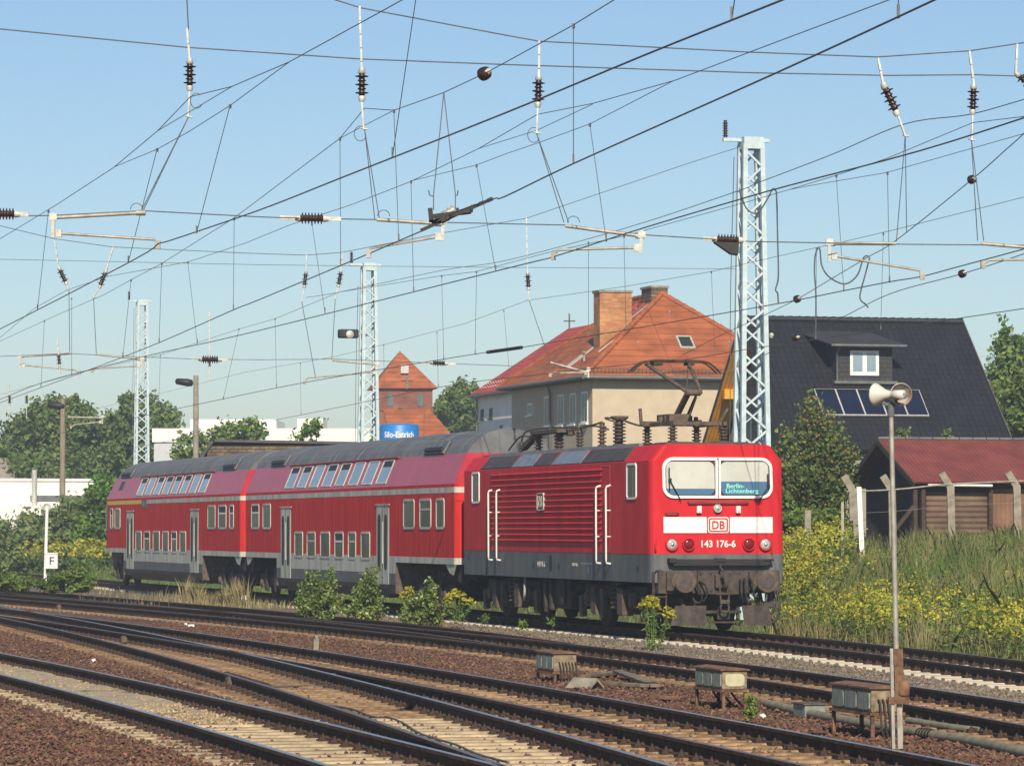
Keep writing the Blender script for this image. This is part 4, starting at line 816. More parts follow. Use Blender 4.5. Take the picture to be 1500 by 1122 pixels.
# hanging insulators: top link, porcelain, lower link
GI = 'hanging insulators of the headspans'
def hanger(label, p0, s0, s1, p1, plane, group=GI, n=5):
    Y = plane(s0[0]); a, c, d, e = [at(x, y, Y) for x, y in (p0, s0, s1, p1)]; t = thing('hanging_insulator', label, 'insulator', e, 0, group)
    ax = (d - c).normalized(); L = (d - c).length
    b = MB(); g = L * .24; k = max(3, int((c - a).length / .09))
    for i in range(k):
        u, v = a.lerp(c - ax * g, i / k), a.lerp(c - ax * g, (i + 1.05) / k); b.bar(u, v, L * (.26 if i % 2 else .17), .025)
    b.lathe(c - ax * g, ax, [(0, L * .12), (g * .9, L * .17), (g, L * .14)], 10); part('upper_link', b, GALV, t)
    b = MB(); pr = [(0, L * .13)]
    for i in range(n):
        z = L * (.04 + .92 * i / n); dz = L * .92 / n; R_ = L * (.31 if i % 2 == 0 else .20); pr += [(z + dz * .2, L * .13), (z + dz * .45, R_), (z + dz * .6, R_ * .9), (z + dz * .75, L * .13)]
    b.lathe(c, ax, pr + [(L, L * .13)], 14); part('porcelain', b, CERAM, t)
    b = MB(); b.lathe(d, ax, [(0, L * .14), (g * .2, L * .17), (g, L * .12)], 10); q = d + ax * g; b.bar(q, q.lerp(e, .5), L * .16, .02); b.bar(q.lerp(e, .45), e, L * .24, .02); b.tube([e + V((-.04, 0, .02)), e + V((.05, 0, .0))], .012, 5); part('lower_link', b, GALV, t)
hanger('black hanging insulator at the upper left, its link crossing the sagging cross wire', (274, 42), (278, 94), (278, 126), (276, 172), planeA)
b = MB(); b.tube([at(272, -30, planeA(272)), at(276, 44, planeA(276))], .008, 5); solo('suspension_wire', b, WIRE, 'short vertical wire coming from above the upper left insulator', 'wire')
hanger('black hanging insulator left of the large round insulator, on a long chain', (527, 10), (530, 108), (530, 141), (533, 190), planeA)
hanger('black hanging insulator right of the large round insulator', (790, 60), (789, 118), (788, 150), (786, 196), planeA)
hanger('slanting black hanging insulator in the upper right sky', (1286, 85), (1297, 130), (1312, 162), (1326, 200), planeA)
hanger('upright black hanging insulator beside the slanting one, near the right edge', (1420, 75), (1426, 131), (1425, 161), (1423, 206), planeA)
hanger('cut off insulator at the extreme right edge of the sky', (1490, 65), (1493, 112), (1515, 130), (1530, 160), planeA)
GB = 'small insulators of the rear headspan'
hanger('small hanging insulator left of a near twin, in mid sky beside the long wire', (449, 374), (448, 401), (446, 418), (442, 442), planeB, GB); hanger('small hanging insulator just left of the floodlight mast top', (502, 370), (499, 400), (496, 417), (491, 438), planeB, GB)
hanger('small hanging insulator alone above the red church roof', (771, 319), (773, 403), (774, 421), (775, 440), planeB, GB); hanger('small hanging insulator at left, leaning right, left one of a facing pair', (80, 351), (88, 396), (96, 413), (101, 425), planeB, GB)
hanger('small hanging insulator at left, leaning left, right one of a facing pair', (166, 362), (154, 400), (147, 418), (137, 436), planeB, GB); hanger('small hanging insulator low at the far left, above the wooden lamp pole', (84, 495), (86, 520), (87, 534), (89, 552), planeB, GB)
hanger('tiny hanging insulator near the left border, left of another tiny one', (13, 560), (14, 580), (14, 591), (14, 612), lambda x: 125, GB); hanger('tiny hanging insulator near the left border, right of another tiny one', (38, 560), (39, 580), (39, 591), (39, 612), lambda x: 125, GB)
def strain(label, x0, x1, s0, s1, y0, y1, plane, cover=False, r=.5):
    Y = plane((s0 + s1) / 2); f_ = lambda x: at(x, y0 + (y1 - y0) * (x - x0) / (x1 - x0), Y); a, c, d, e = f_(x0), f_(s0), f_(s1), f_(x1); ax = (d - c).normalized(); L = (d - c).length
    t = thing('strain_insulator', label, 'insulator', c, 0, 'horizontal insulators in the cross wires'); b = MB(); b.bar(a, c, .03, .05); b.lathe(c - ax * L * .22, ax, [(0, L * .12), (L * .22, L * .17)], 10); part('end_fitting', b, GALV, t); b = MB(); b.bar(d, e, .03, .05); b.lathe(d, ax, [(0, L * .17), (L * .22, L * .12)], 10); part('end_fitting', b, GALV, t)
    b = MB(); pr = [(0, L * .13)]
    for i in range(7):
        z = L * (.02 + .96 * i / 7); dz = L * .137; pr += [(z + dz * .15, L * .13), (z + dz * .45, L * .26 * r / .5), (z + dz * .6, L * .25 * r / .5), (z + dz * .8, L * .13)]
    b.lathe(c, ax, pr + [(L, L * .13)], 14); part('porcelain', b, CERAM, t)
    if cover:
        b = MB(); o_ = c - ax * L * .15; b.prism([(0, 0), (L * 1.15, 0), (L * 1.1, -L * .55), (L * .75, -L * .5)], o_ + V((0, -.12, -L * .15)), ax, (0, 0, 1), (0, .24, 0)); part('cover', b, BLACK, t)
strain('horizontal black insulator with pale ends in the middle left sky', 410, 500, 440, 474, 319, 321, planeA); strain('horizontal black insulator cut by the left edge of the frame', -30, 42, -12, 22, 313, 314, planeA)
strain('horizontal insulator with a black shield under it, touching the tallest mast', 1030, 1092, 1050, 1082, 350, 352, planeA, True); strain('tiny horizontal insulator crossing a hanging one, above the lamp pole', 280, 334, 296, 320, 526, 527, planeB); strain('tiny horizontal insulator between the brick tower and the church', 620, 668, 634, 652, 531, 533, planeB)
b_ = (307, 460)
hanger('tiny upright insulator crossing the tiny horizontal one', (307, 458), (307, 528), (307, 537), (307, 556), planeB, GB)
# steady arms
def arm(label, up, br, lo, drop, plane, r=.022, dk=False):
    Y = plane(up[0][0]); P = lambda q: at(q[0], q[1], Y); t = thing('steady_arm', label, 'steady arm', P(br[0]), 0, 'steady arms holding the contact wires')
    b = MB(); b.tube([P(up[0]), P(up[1])], r, 8); q = P(up[1]); b.tube([q + V((-.06, 0, 0)), q + V((.05, 0, 0))], r * 1.5, 8); part('upper_tube', b, ARMT, t)
    b = MB(); b.bar(P(br[0]) + V((0, 0, .05)), P(br[1]) + V((0, 0, -.02)), .05, .04); b.obox(P(br[0]), V((.045, 0, 0)), V((0, .03, 0)), V((0, 0, .04))); b.obox(P(lo[0]), V((.035, 0, 0)), V((0, .03, 0)), V((0, 0, .045))); part('bracket', b, GALV, t)
    b = MB(); b.tube([P(lo[0]), P(lo[1]), P(drop)], r * .75, 8); b.obox(P(drop), V((.03, 0, 0)), V((0, .03, 0)), V((0, 0, .05))); part('lower_tube', b, ARMT, t)
arm('steady arm at the far left below the upper left insulator', ((80, 319), (207, 312)), ((78, 318), (78, 346)), ((86, 342), (226, 351)), (231, 359), planeA); arm('pale steady arm holding the wire just below the section insulator', ((552, 322), (645, 328)), ((650, 322), (648, 350)), ((642, 347), (542, 364)), (540, 372), planeA)
arm('steady arm left of the tallest mast, dangling wires above it', ((828, 331), (938, 346)), ((940, 344), (938, 369)), ((932, 363), (818, 366)), (811, 375), planeA); arm('white steady arm right of the tallest mast, above the dark house', ((1312, 357), (1218, 357)), ((1215, 355), (1215, 381)), ((1222, 375), (1347, 396)), (1351, 404), planeA)
arm('steady arm cut off by the right edge of the frame', ((1437, 357), (1530, 365)), ((1532, 363), (1532, 390)), ((1528, 380), (1448, 381)), (1440, 388), planeA)
arm('small steady arm at the left, nearest to the left border', ((104, 518), (32, 522)), ((29, 522), (30, 538)), ((35, 535), (110, 542)), (116, 546), planeB); arm('small steady arm just left of the farthest lattice mast', ((140, 519), (206, 526)), ((208, 525), (208, 541)), ((203, 536), (140, 540)), (135, 543), planeB)
arm('small steady arm left of the floodlight mast', ((487, 528), (552, 534)), ((553, 533), (553, 548)), ((548, 545), (450, 554)), (446, 560), planeB); arm('small white steady arm in front of the beige house roof edge', ((806, 531), (858, 545)), ((862, 541), (862, 552)), ((858, 546), (812, 546)), (806, 549), planeB, .028)
arm('small white steady arm below the lamp of the wooden pole', ((100, 611), (148, 612)), ((150, 610), (150, 620)), ((147, 618), (110, 622)), (104, 626), lambda x: 125, .03); 
# suspension wires to the arms, jumpers, loops
def susp(label, pts, plane, r=.006): return wire('suspension_wire', label, 'wire', [at(x, y, plane(x)) for x, y in pts], r, 'suspension wires above the steady arms', n=3)
for (a, b1, b2, lb) in (((276, 172), (210, 308), (207, 309), 'the upper left insulator'), ((534, 190), (549, 322), (556, 322), 'the insulator left of the round one'), ((786, 196), (826, 326), (833, 326), 'the insulator right of the round one'), ((1326, 200), (1313, 354), (1328, 340), 'the slanting insulator'), ((1423, 206), (1432, 353), (1441, 353), 'the insulator near the right edge')):
    susp('left one of two thin wires dropping from ' + lb, [a, b1], planeA); susp('right one of two thin wires dropping from ' + lb, [a, b2], planeA)
for a, b1, lb in (((101, 425), (102, 516), 'the right leaning small insulator'), ((137, 436), (141, 518), 'the left leaning small insulator'), ((491, 438), (486, 527), 'the small insulator beside the floodlight mast'), ((775, 440), (806, 531), 'the small insulator above the church roof'), ((442, 442), (462, 552), 'the small insulator left of its near twin')):
    susp('thin wire dropping from ' + lb, [a, b1], planeB, .008)
def jump(label, pts, d, r=.013): return wire('cable_jumper', label, 'cable', [at(x, y, d) for x, y in pts], r, 'black cable jumpers', n=6)
jump('long black jumper cable hanging right of the tallest mast', [(1137, 280), (1138, 300), (1139, 350), (1140, 405), (1136, 424), (1139, 430), (1140, 444)], 60); jump('black cable looping across the top of the tallest mast', [(1137, 280), (1132, 277), (1124, 292), (1112, 310), (1102, 312), (1092, 303), (1084, 282), (1078, 281)], 60)
jump('black cable dropping onto the dark roof left of the dormer', [(1198, 363), (1194, 375), (1193, 400), (1195, 430), (1195, 490)], 60); jump('black U shaped cable loop above the dark roof ridge', [(1197, 363), (1201, 366), (1204, 390), (1216, 407), (1238, 416), (1256, 403), (1265, 378), (1272, 375)], 60); jump('short black cable with a kink ending above the dormer', [(1274, 377), (1268, 400), (1260, 430), (1261, 440), (1268, 446), (1272, 451)], 62)
for c_, lb, pl in (((288, 148), 'beside the upper left insulator', planeA), ((528, 196), 'under the insulator left of the round one', planeA), ((782, 198), 'under the insulator right of the round one', planeA)):
    wire('wire_loop', 'small slack wire loop ' + lb, 'wire', [at(c_[0] + 9 * math.cos(a), c_[1] + 11 * math.sin(a), pl(c_[0])) for a in np.linspace(.5, 5.4, 10)], .005, 'slack wire loops', n=2)
for c_, lb in (((200, 303), 'on the far left steady arm'), ((562, 313), 'on the pale steady arm'), ((840, 322), 'on the steady arm left of the tallest mast')):
    wire('wire_loop', 'small slack wire loop ' + lb, 'wire', [at(c_[0] + 9 * math.cos(a), c_[1] - 9 * math.sin(a) + 4, planeA(c_[0])) for a in np.linspace(0, 3.14, 8)], .005, 'slack wire loops', n=2)
# section insulator
Ys = dep2(655); si = thing('section_insulator', 'black section insulator hanging from two wires over the coaches', 'section insulator', at(655, 318, Ys)); P = lambda x, y, dy=0: at(x, y, Ys) + V((0, dy, 0))
b = MB()
for dy in (-.10, .10): b.bar(P(630, 318, dy), P(690, 318 - 8, dy), .02, .035); b.bar(P(690, 310, dy), P(692, 302, dy), .02, .03)
b.bar(P(616, 338), P(722, 291), .03, .035); b.bar(P(630, 305), P(632, 326), .03, .05); b.bar(P(632, 326), P(672, 306), .03, .03)
for x in (678, 690, 702, 714): b.bar(P(x, 312 - (x - 672) * .42), P(x + 7, 309 - (x - 672) * .42), .05, .04)
b.bar(P(646, 324), P(658, 318), .22, .05); part('runner', b, BLACK, si)
b = MB(); b.lathe(P(648, 317), (P(664, 308) - P(648, 317)), [(0, .04), (.04, .05), (.06, .035), (.09, .055), (.11, .035), (.14, .055), (.16, .03)], 12); part('porcelain', b, ARMT, si)
for x0, x1, y1 in ((648, 635, 308), (652, 667, 306)):
    b = MB(); b.tube([at(650, 136, dep2(650)), at(x1, 285, Ys), P(x1, y1)], .006, 5); b.tube([P(x1, 288), P(x1 + (-6 if x1 < 650 else 3), 286), P(x1 + (-7 if x1 < 650 else 4), 279)], .006, 4); part('hanger_wire', b, WIRE, si)
b = MB(); b.tube([at(714, 516, dep4(714)), at(764, 509, dep4(764))], .035, 6); solo('wire_splice', b, BLACK, 'thick dark splice sleeve on the wire left of the beige house', 'splice')
# ================================================================ buildings
TILEO = brick('orange clay tiles', (.40, .120, .045), (.33, .095, .036), (.25, .085, .036), 3.3, .40, .018, .8, .9, 0.0, .16)
TILER = brick('red clay tiles', (.48, .075, .048), (.42, .065, .042), (.2, .03, .022), 3.1, .36, .014, .75, .8, 0.0, .12)
TILED = brick('dark slate blue tiles', (.019, .020, .025), (.015, .016, .020), (.010, .0105, .0125), .22, .27, .022, .5, .7, 0.0, .12, .4)
BRICKY = brick('yellow orange chimney brick', (.56, .27, .11), (.44, .15, .065), (.40, .26, .15), .25, .083, .012, .9, .4, .5, .2)
BRICKR = brick('dark red brick', (.22, .065, .04), (.28, .09, .05), (.20, .13, .10), .25, .085, .012, .9, .4, .5, .15)
BRICKB = brick('grey brown brick', (.17, .12, .075), (.24, .17, .10), (.08, .06, .045), .40, .14, .02, .95, .8, .5, .25)
PLAST = mat('beige pebble plaster', (.52, .42, .30), .95, var=.06, scale=2, bump=.25, bscale=30, col2=(.55, .455, .33)); PLASW = mat('white plaster', (.95, .86, .72), .9, var=.07, scale=1.2)
WALLW = mat('bright white wall', (.80, .78, .72), .85, var=.05, scale=.6); STONEW = brick('grey field stone', (.22, .19, .16), (.30, .26, .21), (.20, .18, .16), .5, .28, .03, .95, .6, .5, .2)
ZINC = mat('zinc gutter', (.17, .17, .165), .5, .5, var=.2, scale=5); TIMB = mat('dark timber boards', (.055, .034, .022), .85, var=.4, scale=3, streak=(1, 1, 8)); TIMV = wavemat('brown vertical boards', (.19, .10, .06), 'X', .14, .85, .02, .9, .35); TIML = wavemat('brown lap boards', (.14, .085, .055), 'Y', .16, .85, .03, 1.0, .35)
CORR = wavemat('dull red corrugated sheet', (.20, .048, .038), 'X', .13, .55, .03, .9, .2); SLATE = brick('dormer slates', (.055, .055, .058), (.045, .045, .05), (.02, .02, .02), .2, .16, .01, .7, .5)
SOLAR = mat('solar panel', (.012, .017, .045), .15, .2, var=.15, scale=2, spec=.8); BLUES = mat('bright blue silo sheet', (.015, .19, .55), .45, var=.06, scale=1)
CRANE = mat('yellow varnished timber', (.72, .34, .025), .5, var=.15, scale=2)
def house(name, label, cat, px, Y, z0, rz=TH): p = at(px, 774, Y); return thing(name, label, cat, (p.x, Y, z0), rz)
def hbox(par, nm, x0, x1, y0, y1, z0, z1, m, bevel=0): b = MB(); b.box(x0, x1, y0, y1, z0, z1); return part(nm, b, m, par, local=True, bevel=bevel)
def slab(b, q, th, m=0):                  # roof slab from four or three points with thickness
    q = [V(p) for p in q]; n = (q[1] - q[0]).cross(q[2] - q[0]).normalized(); n = n if n.z > 0 else -n; lo = [p - n * th for p in q]; k = len(q)
    if (q[1] - q[0]).cross(q[2] - q[0]).z < 0: q = q[::-1]; lo = lo[::-1]
    b.add(q + lo, [tuple(range(k)), tuple(range(k, 2 * k))[::-1]] + [(i, k + i, k + (i + 1) % k, (i + 1) % k) for i in range(k)], m)
def lwin(par, y0, y1, z0, z1, m=WHITE, g=GLASSD, mull=True):   # window in a left (x = 0) wall
    b = MB(); b.box(-.03, .02, y0, y1, z0, z1); f_ = part('window', b, m, par, local=True); k = (y1 - y0) * .09
    b = MB(); b.box(-.036, -.02, y0 + k, (y0 + y1) / 2 - k * .5, z0 + .08, z1 - .08); b.box(-.036, -.02, (y0 + y1) / 2 + k * .5, y1 - k, z0 + .08, z1 - .08); part('pane', b, g, f_, local=True)
    b = MB(); b.box(-.12, .0, y0 - .06, y1 + .06, z0 - .07, z0 - .003); part('sill', b, m, f_, local=True)
# beige house with hipped roof
h = house('beige_house', 'beige rendered house with orange hipped tile roof and tall brick chimney', 'house', 868, 150, 0)
W_, D_, ZE, ZR, OH = 8.4, 12.3, 8.24, 11.75, .45
hbox(h, 'wall', 0, W_, 0, D_, 0, ZE, PLAST)
E4 = [(-OH, -OH, ZE - .05), (W_ + OH, -OH, ZE - .05), (W_ + OH, D_ + OH, ZE - .05), (-OH, D_ + OH, ZE - .05)]; r0, r1 = (W_ / 2, 4.2, ZR), (W_ / 2, D_ - 4.2, ZR)
b = MB(); slab(b, [E4[0], E4[1], r0], .10); slab(b, [E4[0], r0, r1, E4[3]], .10); slab(b, [E4[1], E4[2], r1, r0], .10); slab(b, [E4[2], E4[3], r1], .10); roof = part('roof', b, TILEO, h, local=True)
b = MB()
for a, c in ((E4[0], r0), (E4[1], r0), (r0, r1), (E4[3], r1)):
    a, c = V(a), V(c); n = int((c - a).length / .36)
    for i in range(n): b.lathe(a.lerp(c, i / n) + V((0, 0, .02)), (c - a), [(0, .10), ((c - a).length / n * 1.03, .125)], 8)
part('ridge_tile', b, TILEO, roof, local=True)
b = MB(); b.tube([(-OH - .06, -OH - .06, ZE - .12), (W_ + OH, -OH - .06, ZE - .12)], .08, 8); b.tube([(-OH - .06, -OH - .06, ZE - .12), (-OH - .06, D_ + OH, ZE - .12)], .08, 8); b.tube([(-.25, 5.9, ZE - .15), (-.1, 5.9, ZE - .5), (-.08, 5.9, 2)], .05, 8); part('gutter', b, ZINC, h, local=True)
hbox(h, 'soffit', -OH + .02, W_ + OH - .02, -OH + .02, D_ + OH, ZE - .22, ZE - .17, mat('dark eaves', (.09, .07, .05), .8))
b = MB()
b.tube([(-OH, -OH + .1, ZE + .22), (W_ + OH, -OH + .1, ZE + .22)], .012, 4); b.tube([(-OH, -OH + .1, ZE + .10), (W_ + OH, -OH + .1, ZE + .10)], .012, 4)
for i in range(60): x = -OH + .1 + i * .155; b.bar((x, -OH + .1, ZE - .02), (x, -OH + .1, ZE + .25), .03, .02)
part('snow_guard', b, RUSTB, roof, local=True)
for y in (1.07, 2.75, 4.56, 6.63): lwin(h, y - .45, y + .45, 6.35, 7.6)
lwin(h, 8.9, 9.7, 6.9, 7.4)
def chim(par, x0, x1, y0, y1, z0, z1, m): 
    b = MB(); b.box(x0, x1, y0, y1, z0, z1); c = part('chimney', b, m, par, local=True); b = MB(); b.box(x0 - .05, x1 + .05, y0 - .05, y1 + .05, z1 + .001, z1 + .09); part('chimney_cap', b, CONC, c, local=True); return c
chim(roof, 1.25, 2.6, 3.2, 4.1, 9.0, 11.72, BRICKY); c2 = chim(roof, 3.75, 4.45, 4.2, 5.6, 11.2, 12.0, BRICKB)
def on_slope_l(b, y0, y1, x0, x1, m_=.03):
    k = (ZR - ZE) / (W_ / 2 + OH); f_ = lambda x: ZE - .05 + (x + OH) * k
    slab(b, [(x0, y0, f_(x0) + m_), (x1, y0, f_(x1) + m_), (x1, y1, f_(x1) + m_), (x0, y1, f_(x0) + m_)], m_)
b = MB(); on_slope_l(b, 4.15, 4.5, .2, 3.7, .05); part('flashing', b, GALV, roof, local=True)
b = MB()
for q in ((5.0, 5.2, 2.6, 3.5), (4.6, 4.8, .2, .9), (2.2, 2.4, .9, 1.6), (5.5, 5.65, 3.3, 3.9)): b = MB(); on_slope_l(b, *q, .05); part('roof_strip', b, GALV, roof, local=True)
b = MB()
b.lathe((.5, 2.9, 8.9), (0, 0, 1), [(0, .05), (.35, .05), (.36, .1), (.4, .001)], 8); part('vent_pipe', b, GALV, roof, local=True)
b = MB(); RNG2 = random.Random(3)
for k in range(40): y = RNG2.uniform(4.6, 7.0); x = RNG2.uniform(2.9, 4.05); on_slope_l(b, y, y + .3, x, x + .25, .08)
part('loose_tile', b, TILER, roof, local=True)
k_ = (ZR - ZE) / (4.2 + OH); fz = lambda y: ZE - .05 + (y + OH) * k_
b = MB(); slab(b, [(4.0, 1.05, fz(1.05) + .08), (4.65, 1.05, fz(1.05) + .08), (4.65, 1.75, fz(1.75) + .08), (4.0, 1.75, fz(1.75) + .08)], .1); rw = part('roof_window', b, GALV, roof, local=True)
b = MB(); slab(b, [(4.08, 1.13, fz(1.13) + .09), (4.57, 1.13, fz(1.13) + .09), (4.57, 1.67, fz(1.67) + .09), (4.08, 1.67, fz(1.67) + .09)], .02); part('pane', b, GLASSD, rw, local=True)
b = MB()
for x, y in ((2.2, 1.2), (6.1, 1.3), (4.1, 3.0)): b.bar((x, y, fz(y)), (x, y - .15, fz(y) + .18), .05, .05)
part('roof_hook', b, GALV, roof, local=True)
# church with red roof
h = house('church', 'white walled church with bright red roof and a small cross on the gable', 'church', 700, 190, 0)
hbox(h, 'wall', 0, 9.6, -12, 0, 0, 9.05, PLASW); b = MB(); slab(b, [(-.35, .35, 8.85), (-.35, -12.4, 8.85), (4.8, -12.4, 12.25), (4.8, .35, 12.25)], .12); slab(b, [(9.95, .35, 8.85), (9.95, -12.4, 8.85), (4.8, -12.4, 12.25), (4.8, .35, 12.25)], .12); ro = part('roof', b, TILER, h, local=True)
b = MB(); b.prism([(0, 9.05), (9.6, 9.05), (4.8, 12.1)], (0, -.2, 0), (1, 0, 0), (0, 0, 1), (0, .19, 0)); part('gable', b, PLASW, h, local=True)
b = MB()
for r_ in range(2):
    for i in range(24): y = -11.8 + i * .5 + r_ * .25; x = .1 + r_ * .35; b.bar((x, y, 8.85 + (x + .35) * .66), (x - .1, y, 8.85 + (x + .35) * .66 + .09), .03, .03)
part('snow_hook', b, GALV, ro, local=True)
b = MB(); b.bar((4.8, .1, 12.1), (4.8, .1, 13.0), .06, .06); b.bar((4.5, .1, 12.62), (5.1, .1, 12.62), .06, .06, up=(0, 1, 0)); part('cross', b, RUSTB, ro, local=True)
b = MB(); b.tube([(-.42, .3, 8.75), (-.42, -12.4, 8.75)], .07, 6); b.tube([(-.1, -.15, 8.7), (-.1, -.15, 1)], .05, 6); part('gutter', b, ZINC, h, local=True)
for y, z0, z1 in ((-.9, 7.6, 8.1), (-2.6, 7.6, 8.1), (-1.0, 4.6, 5.6), (-2.7, 4.6, 5.6), (-4.6, 5.2, 7.2), (-6.2, 4.9, 6.0)): lwin(h, y - .28, y + .28, z0, z1, DGREY, BLACK)
# dark roofed house
h = house('dark_roofed_house', 'house with a big dark tiled roof, dormer and solar panels, behind the red shed', 'house', 1486, 133, 0)
def hx(px, yl): return ((at(px, 774, 1).x) * 1)   # helper kept for clarity
WID, DEP, ZEV, ZRD = 8.5, 9.6, 5.0, 9.65
GREYW = mat('grey beige render', (.30, .28, .23), .9, var=.1, scale=1)
hbox(h, 'wall', -WID + .8, -.35, .4, DEP - .4, 0, ZEV - .25, GREYW)
b = MB(); b.prism([(.4, ZEV - .3), (DEP - .4, ZEV - .3), (DEP / 2, ZRD - .35)], (-WID + .8, 0, 0), (0, 1, 0), (0, 0, 1), (WID - 1.15, 0, 0)); part('gable', b, STONEW, h, local=True)
for y0, y1, z0, z1 in ((1.5, 2.1, 5.5, 6.3), (5.9, 6.6, 5.2, 6.2)):
    b = MB(); b.box(-WID + .76, -WID + .85, y0, y1, z0, z1); f_ = part('window', b, WHITE, h, local=True); b = MB(); b.box(-WID + .75, -WID + .80, y0 + .08, y1 - .08, z0 + .08, z1 - .08); part('pane', b, GLASSD, f_, local=True)
b = MB(); dy_ = V((0, -DEP / 2 - .1, ZRD - ZEV + .1)).normalized(); nn = V((0, -dy_.z, dy_.y)); nn = nn if nn.z < 0 else -nn
for k in range(6): slab(b, [V((-WID + .02 + k * .13, DEP + .05, ZEV - .07)) + nn * .15, V((-WID + .13 + k * .13, DEP + .05, ZEV - .07)) + nn * .15, V((-WID + .13 + k * .13, DEP / 2, ZRD)) + nn * .15, V((-WID + .02 + k * .13, DEP / 2, ZRD)) + nn * .15], .03)
part('soffit', b, CRANE, h, label='yellow varnished boards under the left roof overhang', local=True)
b = MB(); b.box(-WID + .1, -WID + .9, 6.9, 7.15, 6.85, 7.2); part('purlin', b, CRANE, h, local=True)
b = MB(); slab(b, [(-WID, -.1, ZEV - .1), (0, -.1, ZEV - .1), (0, DEP / 2, ZRD), (-WID, DEP / 2, ZRD)], .14); slab(b, [(-WID, DEP + .1, ZEV - .1), (0, DEP + .1, ZEV - .1), (0, DEP / 2, ZRD), (-WID, DEP / 2, ZRD)], .14); ro = part('roof', b, TILED, h, local=True)
b = MB()
for i in range(26): x = -WID + i * WID / 26; b.lathe((x, DEP / 2, ZRD), (1, 0, 0), [(0, .11), (WID / 26 * 1.02, .135)], 8)
part('ridge_tile', b, TILED, ro, local=True)
b = MB(); b.bar((.02, -.1, ZEV - .14), (.02, DEP / 2, ZRD - .03), .03, .2); part('verge_board', b, ZINC, ro, local=True)
ks = (ZRD - ZEV + .1) / (DEP / 2 + .1); sz = lambda y: ZEV - .1 + (y + .1) * ks; sy = lambda z: (z - ZEV + .1) / ks - .1
# dormer (front wall plane at y = yd)
x0, x1, zb, zt = -5.72, -3.62, 7.36, 8.66; yd = sy(zb) - .02
b = MB(); b.prism([(yd, zb), (yd, zt), (sy(zt), zt)], (x0, 0, 0), (0, 1, 0), (0, 0, 1), (x1 - x0, 0, 0)); do = part('dormer', b, SLATE, ro, local=True)
b = MB(); slab(b, [(x0 - .35, yd - .4, zt - .02), (x1 + .35, yd - .4, zt - .02), (x1 - .2, sy(9.25) + .1, 9.25), (x0 + .1, sy(9.25) + .1, 9.25)], .07); slab(b, [(x0 - .35, yd - .4, zt - .02), (x0 + .1, sy(9.25), 9.25), (x0 - .6, sy(9.1), 9.11)], .05); part('dormer_roof', b, SLATE, do, local=True)
b = MB(); b.tube([(x0 - .35, yd - .44, zt - .06), (x1 + .38, yd - .44, zt - .06)], .055, 8); b.tube([(x0 - .02, yd - .40, zt - .1), (x0 + .0, yd - .08, zt - .3), (x0 + .0, yd - .06, zb)], .045, 8); b.box(x0 - .15, x1 + .12, yd - .22, yd - .02, zb - .10, zb); part('gutter', b, ZINC, do, local=True)
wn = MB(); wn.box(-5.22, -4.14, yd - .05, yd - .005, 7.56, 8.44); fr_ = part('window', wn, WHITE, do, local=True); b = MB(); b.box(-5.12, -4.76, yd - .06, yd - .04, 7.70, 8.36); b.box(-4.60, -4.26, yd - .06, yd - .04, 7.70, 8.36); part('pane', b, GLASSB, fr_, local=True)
for i in range(5):
    xs0 = -6.72 + i * .79; za, zb_ = 6.05, 7.0; f2 = lambda z, e_: (sy(z) - .06 * e_, z + .08)
    sh = -.0; b = MB(); ya, yb2 = sy(za) - .08, sy(zb_) - .08
    slab(b, [(xs0, ya, za + .06), (xs0 + .79, ya, za + .06), (xs0 + .79, yb2, zb_ + .06), (xs0, yb2, zb_ + .06)], .05); pn = part('solar_panel', b, GALV, ro, local=True)
    b = MB(); slab(b, [(xs0 + .03, ya + .03, za + .10), (xs0 + .76, ya + .03, za + .10), (xs0 + .76, yb2 - .02, zb_ + .05), (xs0 + .03, yb2 - .02, zb_ + .05)], .012); part('pane', b, SOLAR, pn, local=True)
b = MB()
for x in (-7.6, -5.9): b.lathe((x, sy(8.9), 8.95), (0, -.5, 1), [(0, .07), (.12, .09), (.16, .06), (.18, .001)], 10)
part('roof_vent', b, GALV, ro, local=True)
# red roofed shed
h = house('wooden_shed', 'dark wooden shed with red corrugated roof behind the concrete fence posts', 'shed', 1347, 110, 1.0)
L_, D_, ZE, ZR = 7.5, 5.4, 2.56, 3.80
hbox(h, 'wall', .25, L_, .3, D_ - .3, 0, ZE - .05, TIMB); b = MB(); b.prism([(.3, ZE - .05), (D_ - .3, ZE - .05), (D_ / 2, ZR - .15)], (.25, 0, 0), (0, 1, 0), (0, 0, 1), (L_ - .3, 0, 0)); part('gable', b, TIMB, h, local=True)
b = MB(); slab(b, [(-.25, -.25, ZE - .05), (L_, -.25, ZE - .05), (L_, D_ / 2, ZR), (-.25, D_ / 2, ZR)], .05); slab(b, [(-.25, D_ + .3, ZE - .15), (L_, D_ + .3, ZE - .15), (L_, D_ / 2, ZR), (-.25, D_ / 2, ZR)], .05)
ro = part('roof', b, CORR, h, local=True); b = MB(); b.bar((-.27, -.25, ZE - .15), (-.27, D_ / 2, ZR - .09), .05, .16); b.bar((-.27, D_ + .3, ZE - .24), (-.27, D_ / 2, ZR - .09), .05, .16); part('verge_board', b, TIMB, ro, local=True)
b = MB()
for k in range(18): b.tube([(-.25 + k * .43, D_ / 2, ZR + .03), (.15 + k * .43, D_ / 2, ZR + .03)], .05, 6)
part('ridge_cap', b, ROOFG, ro, local=True)
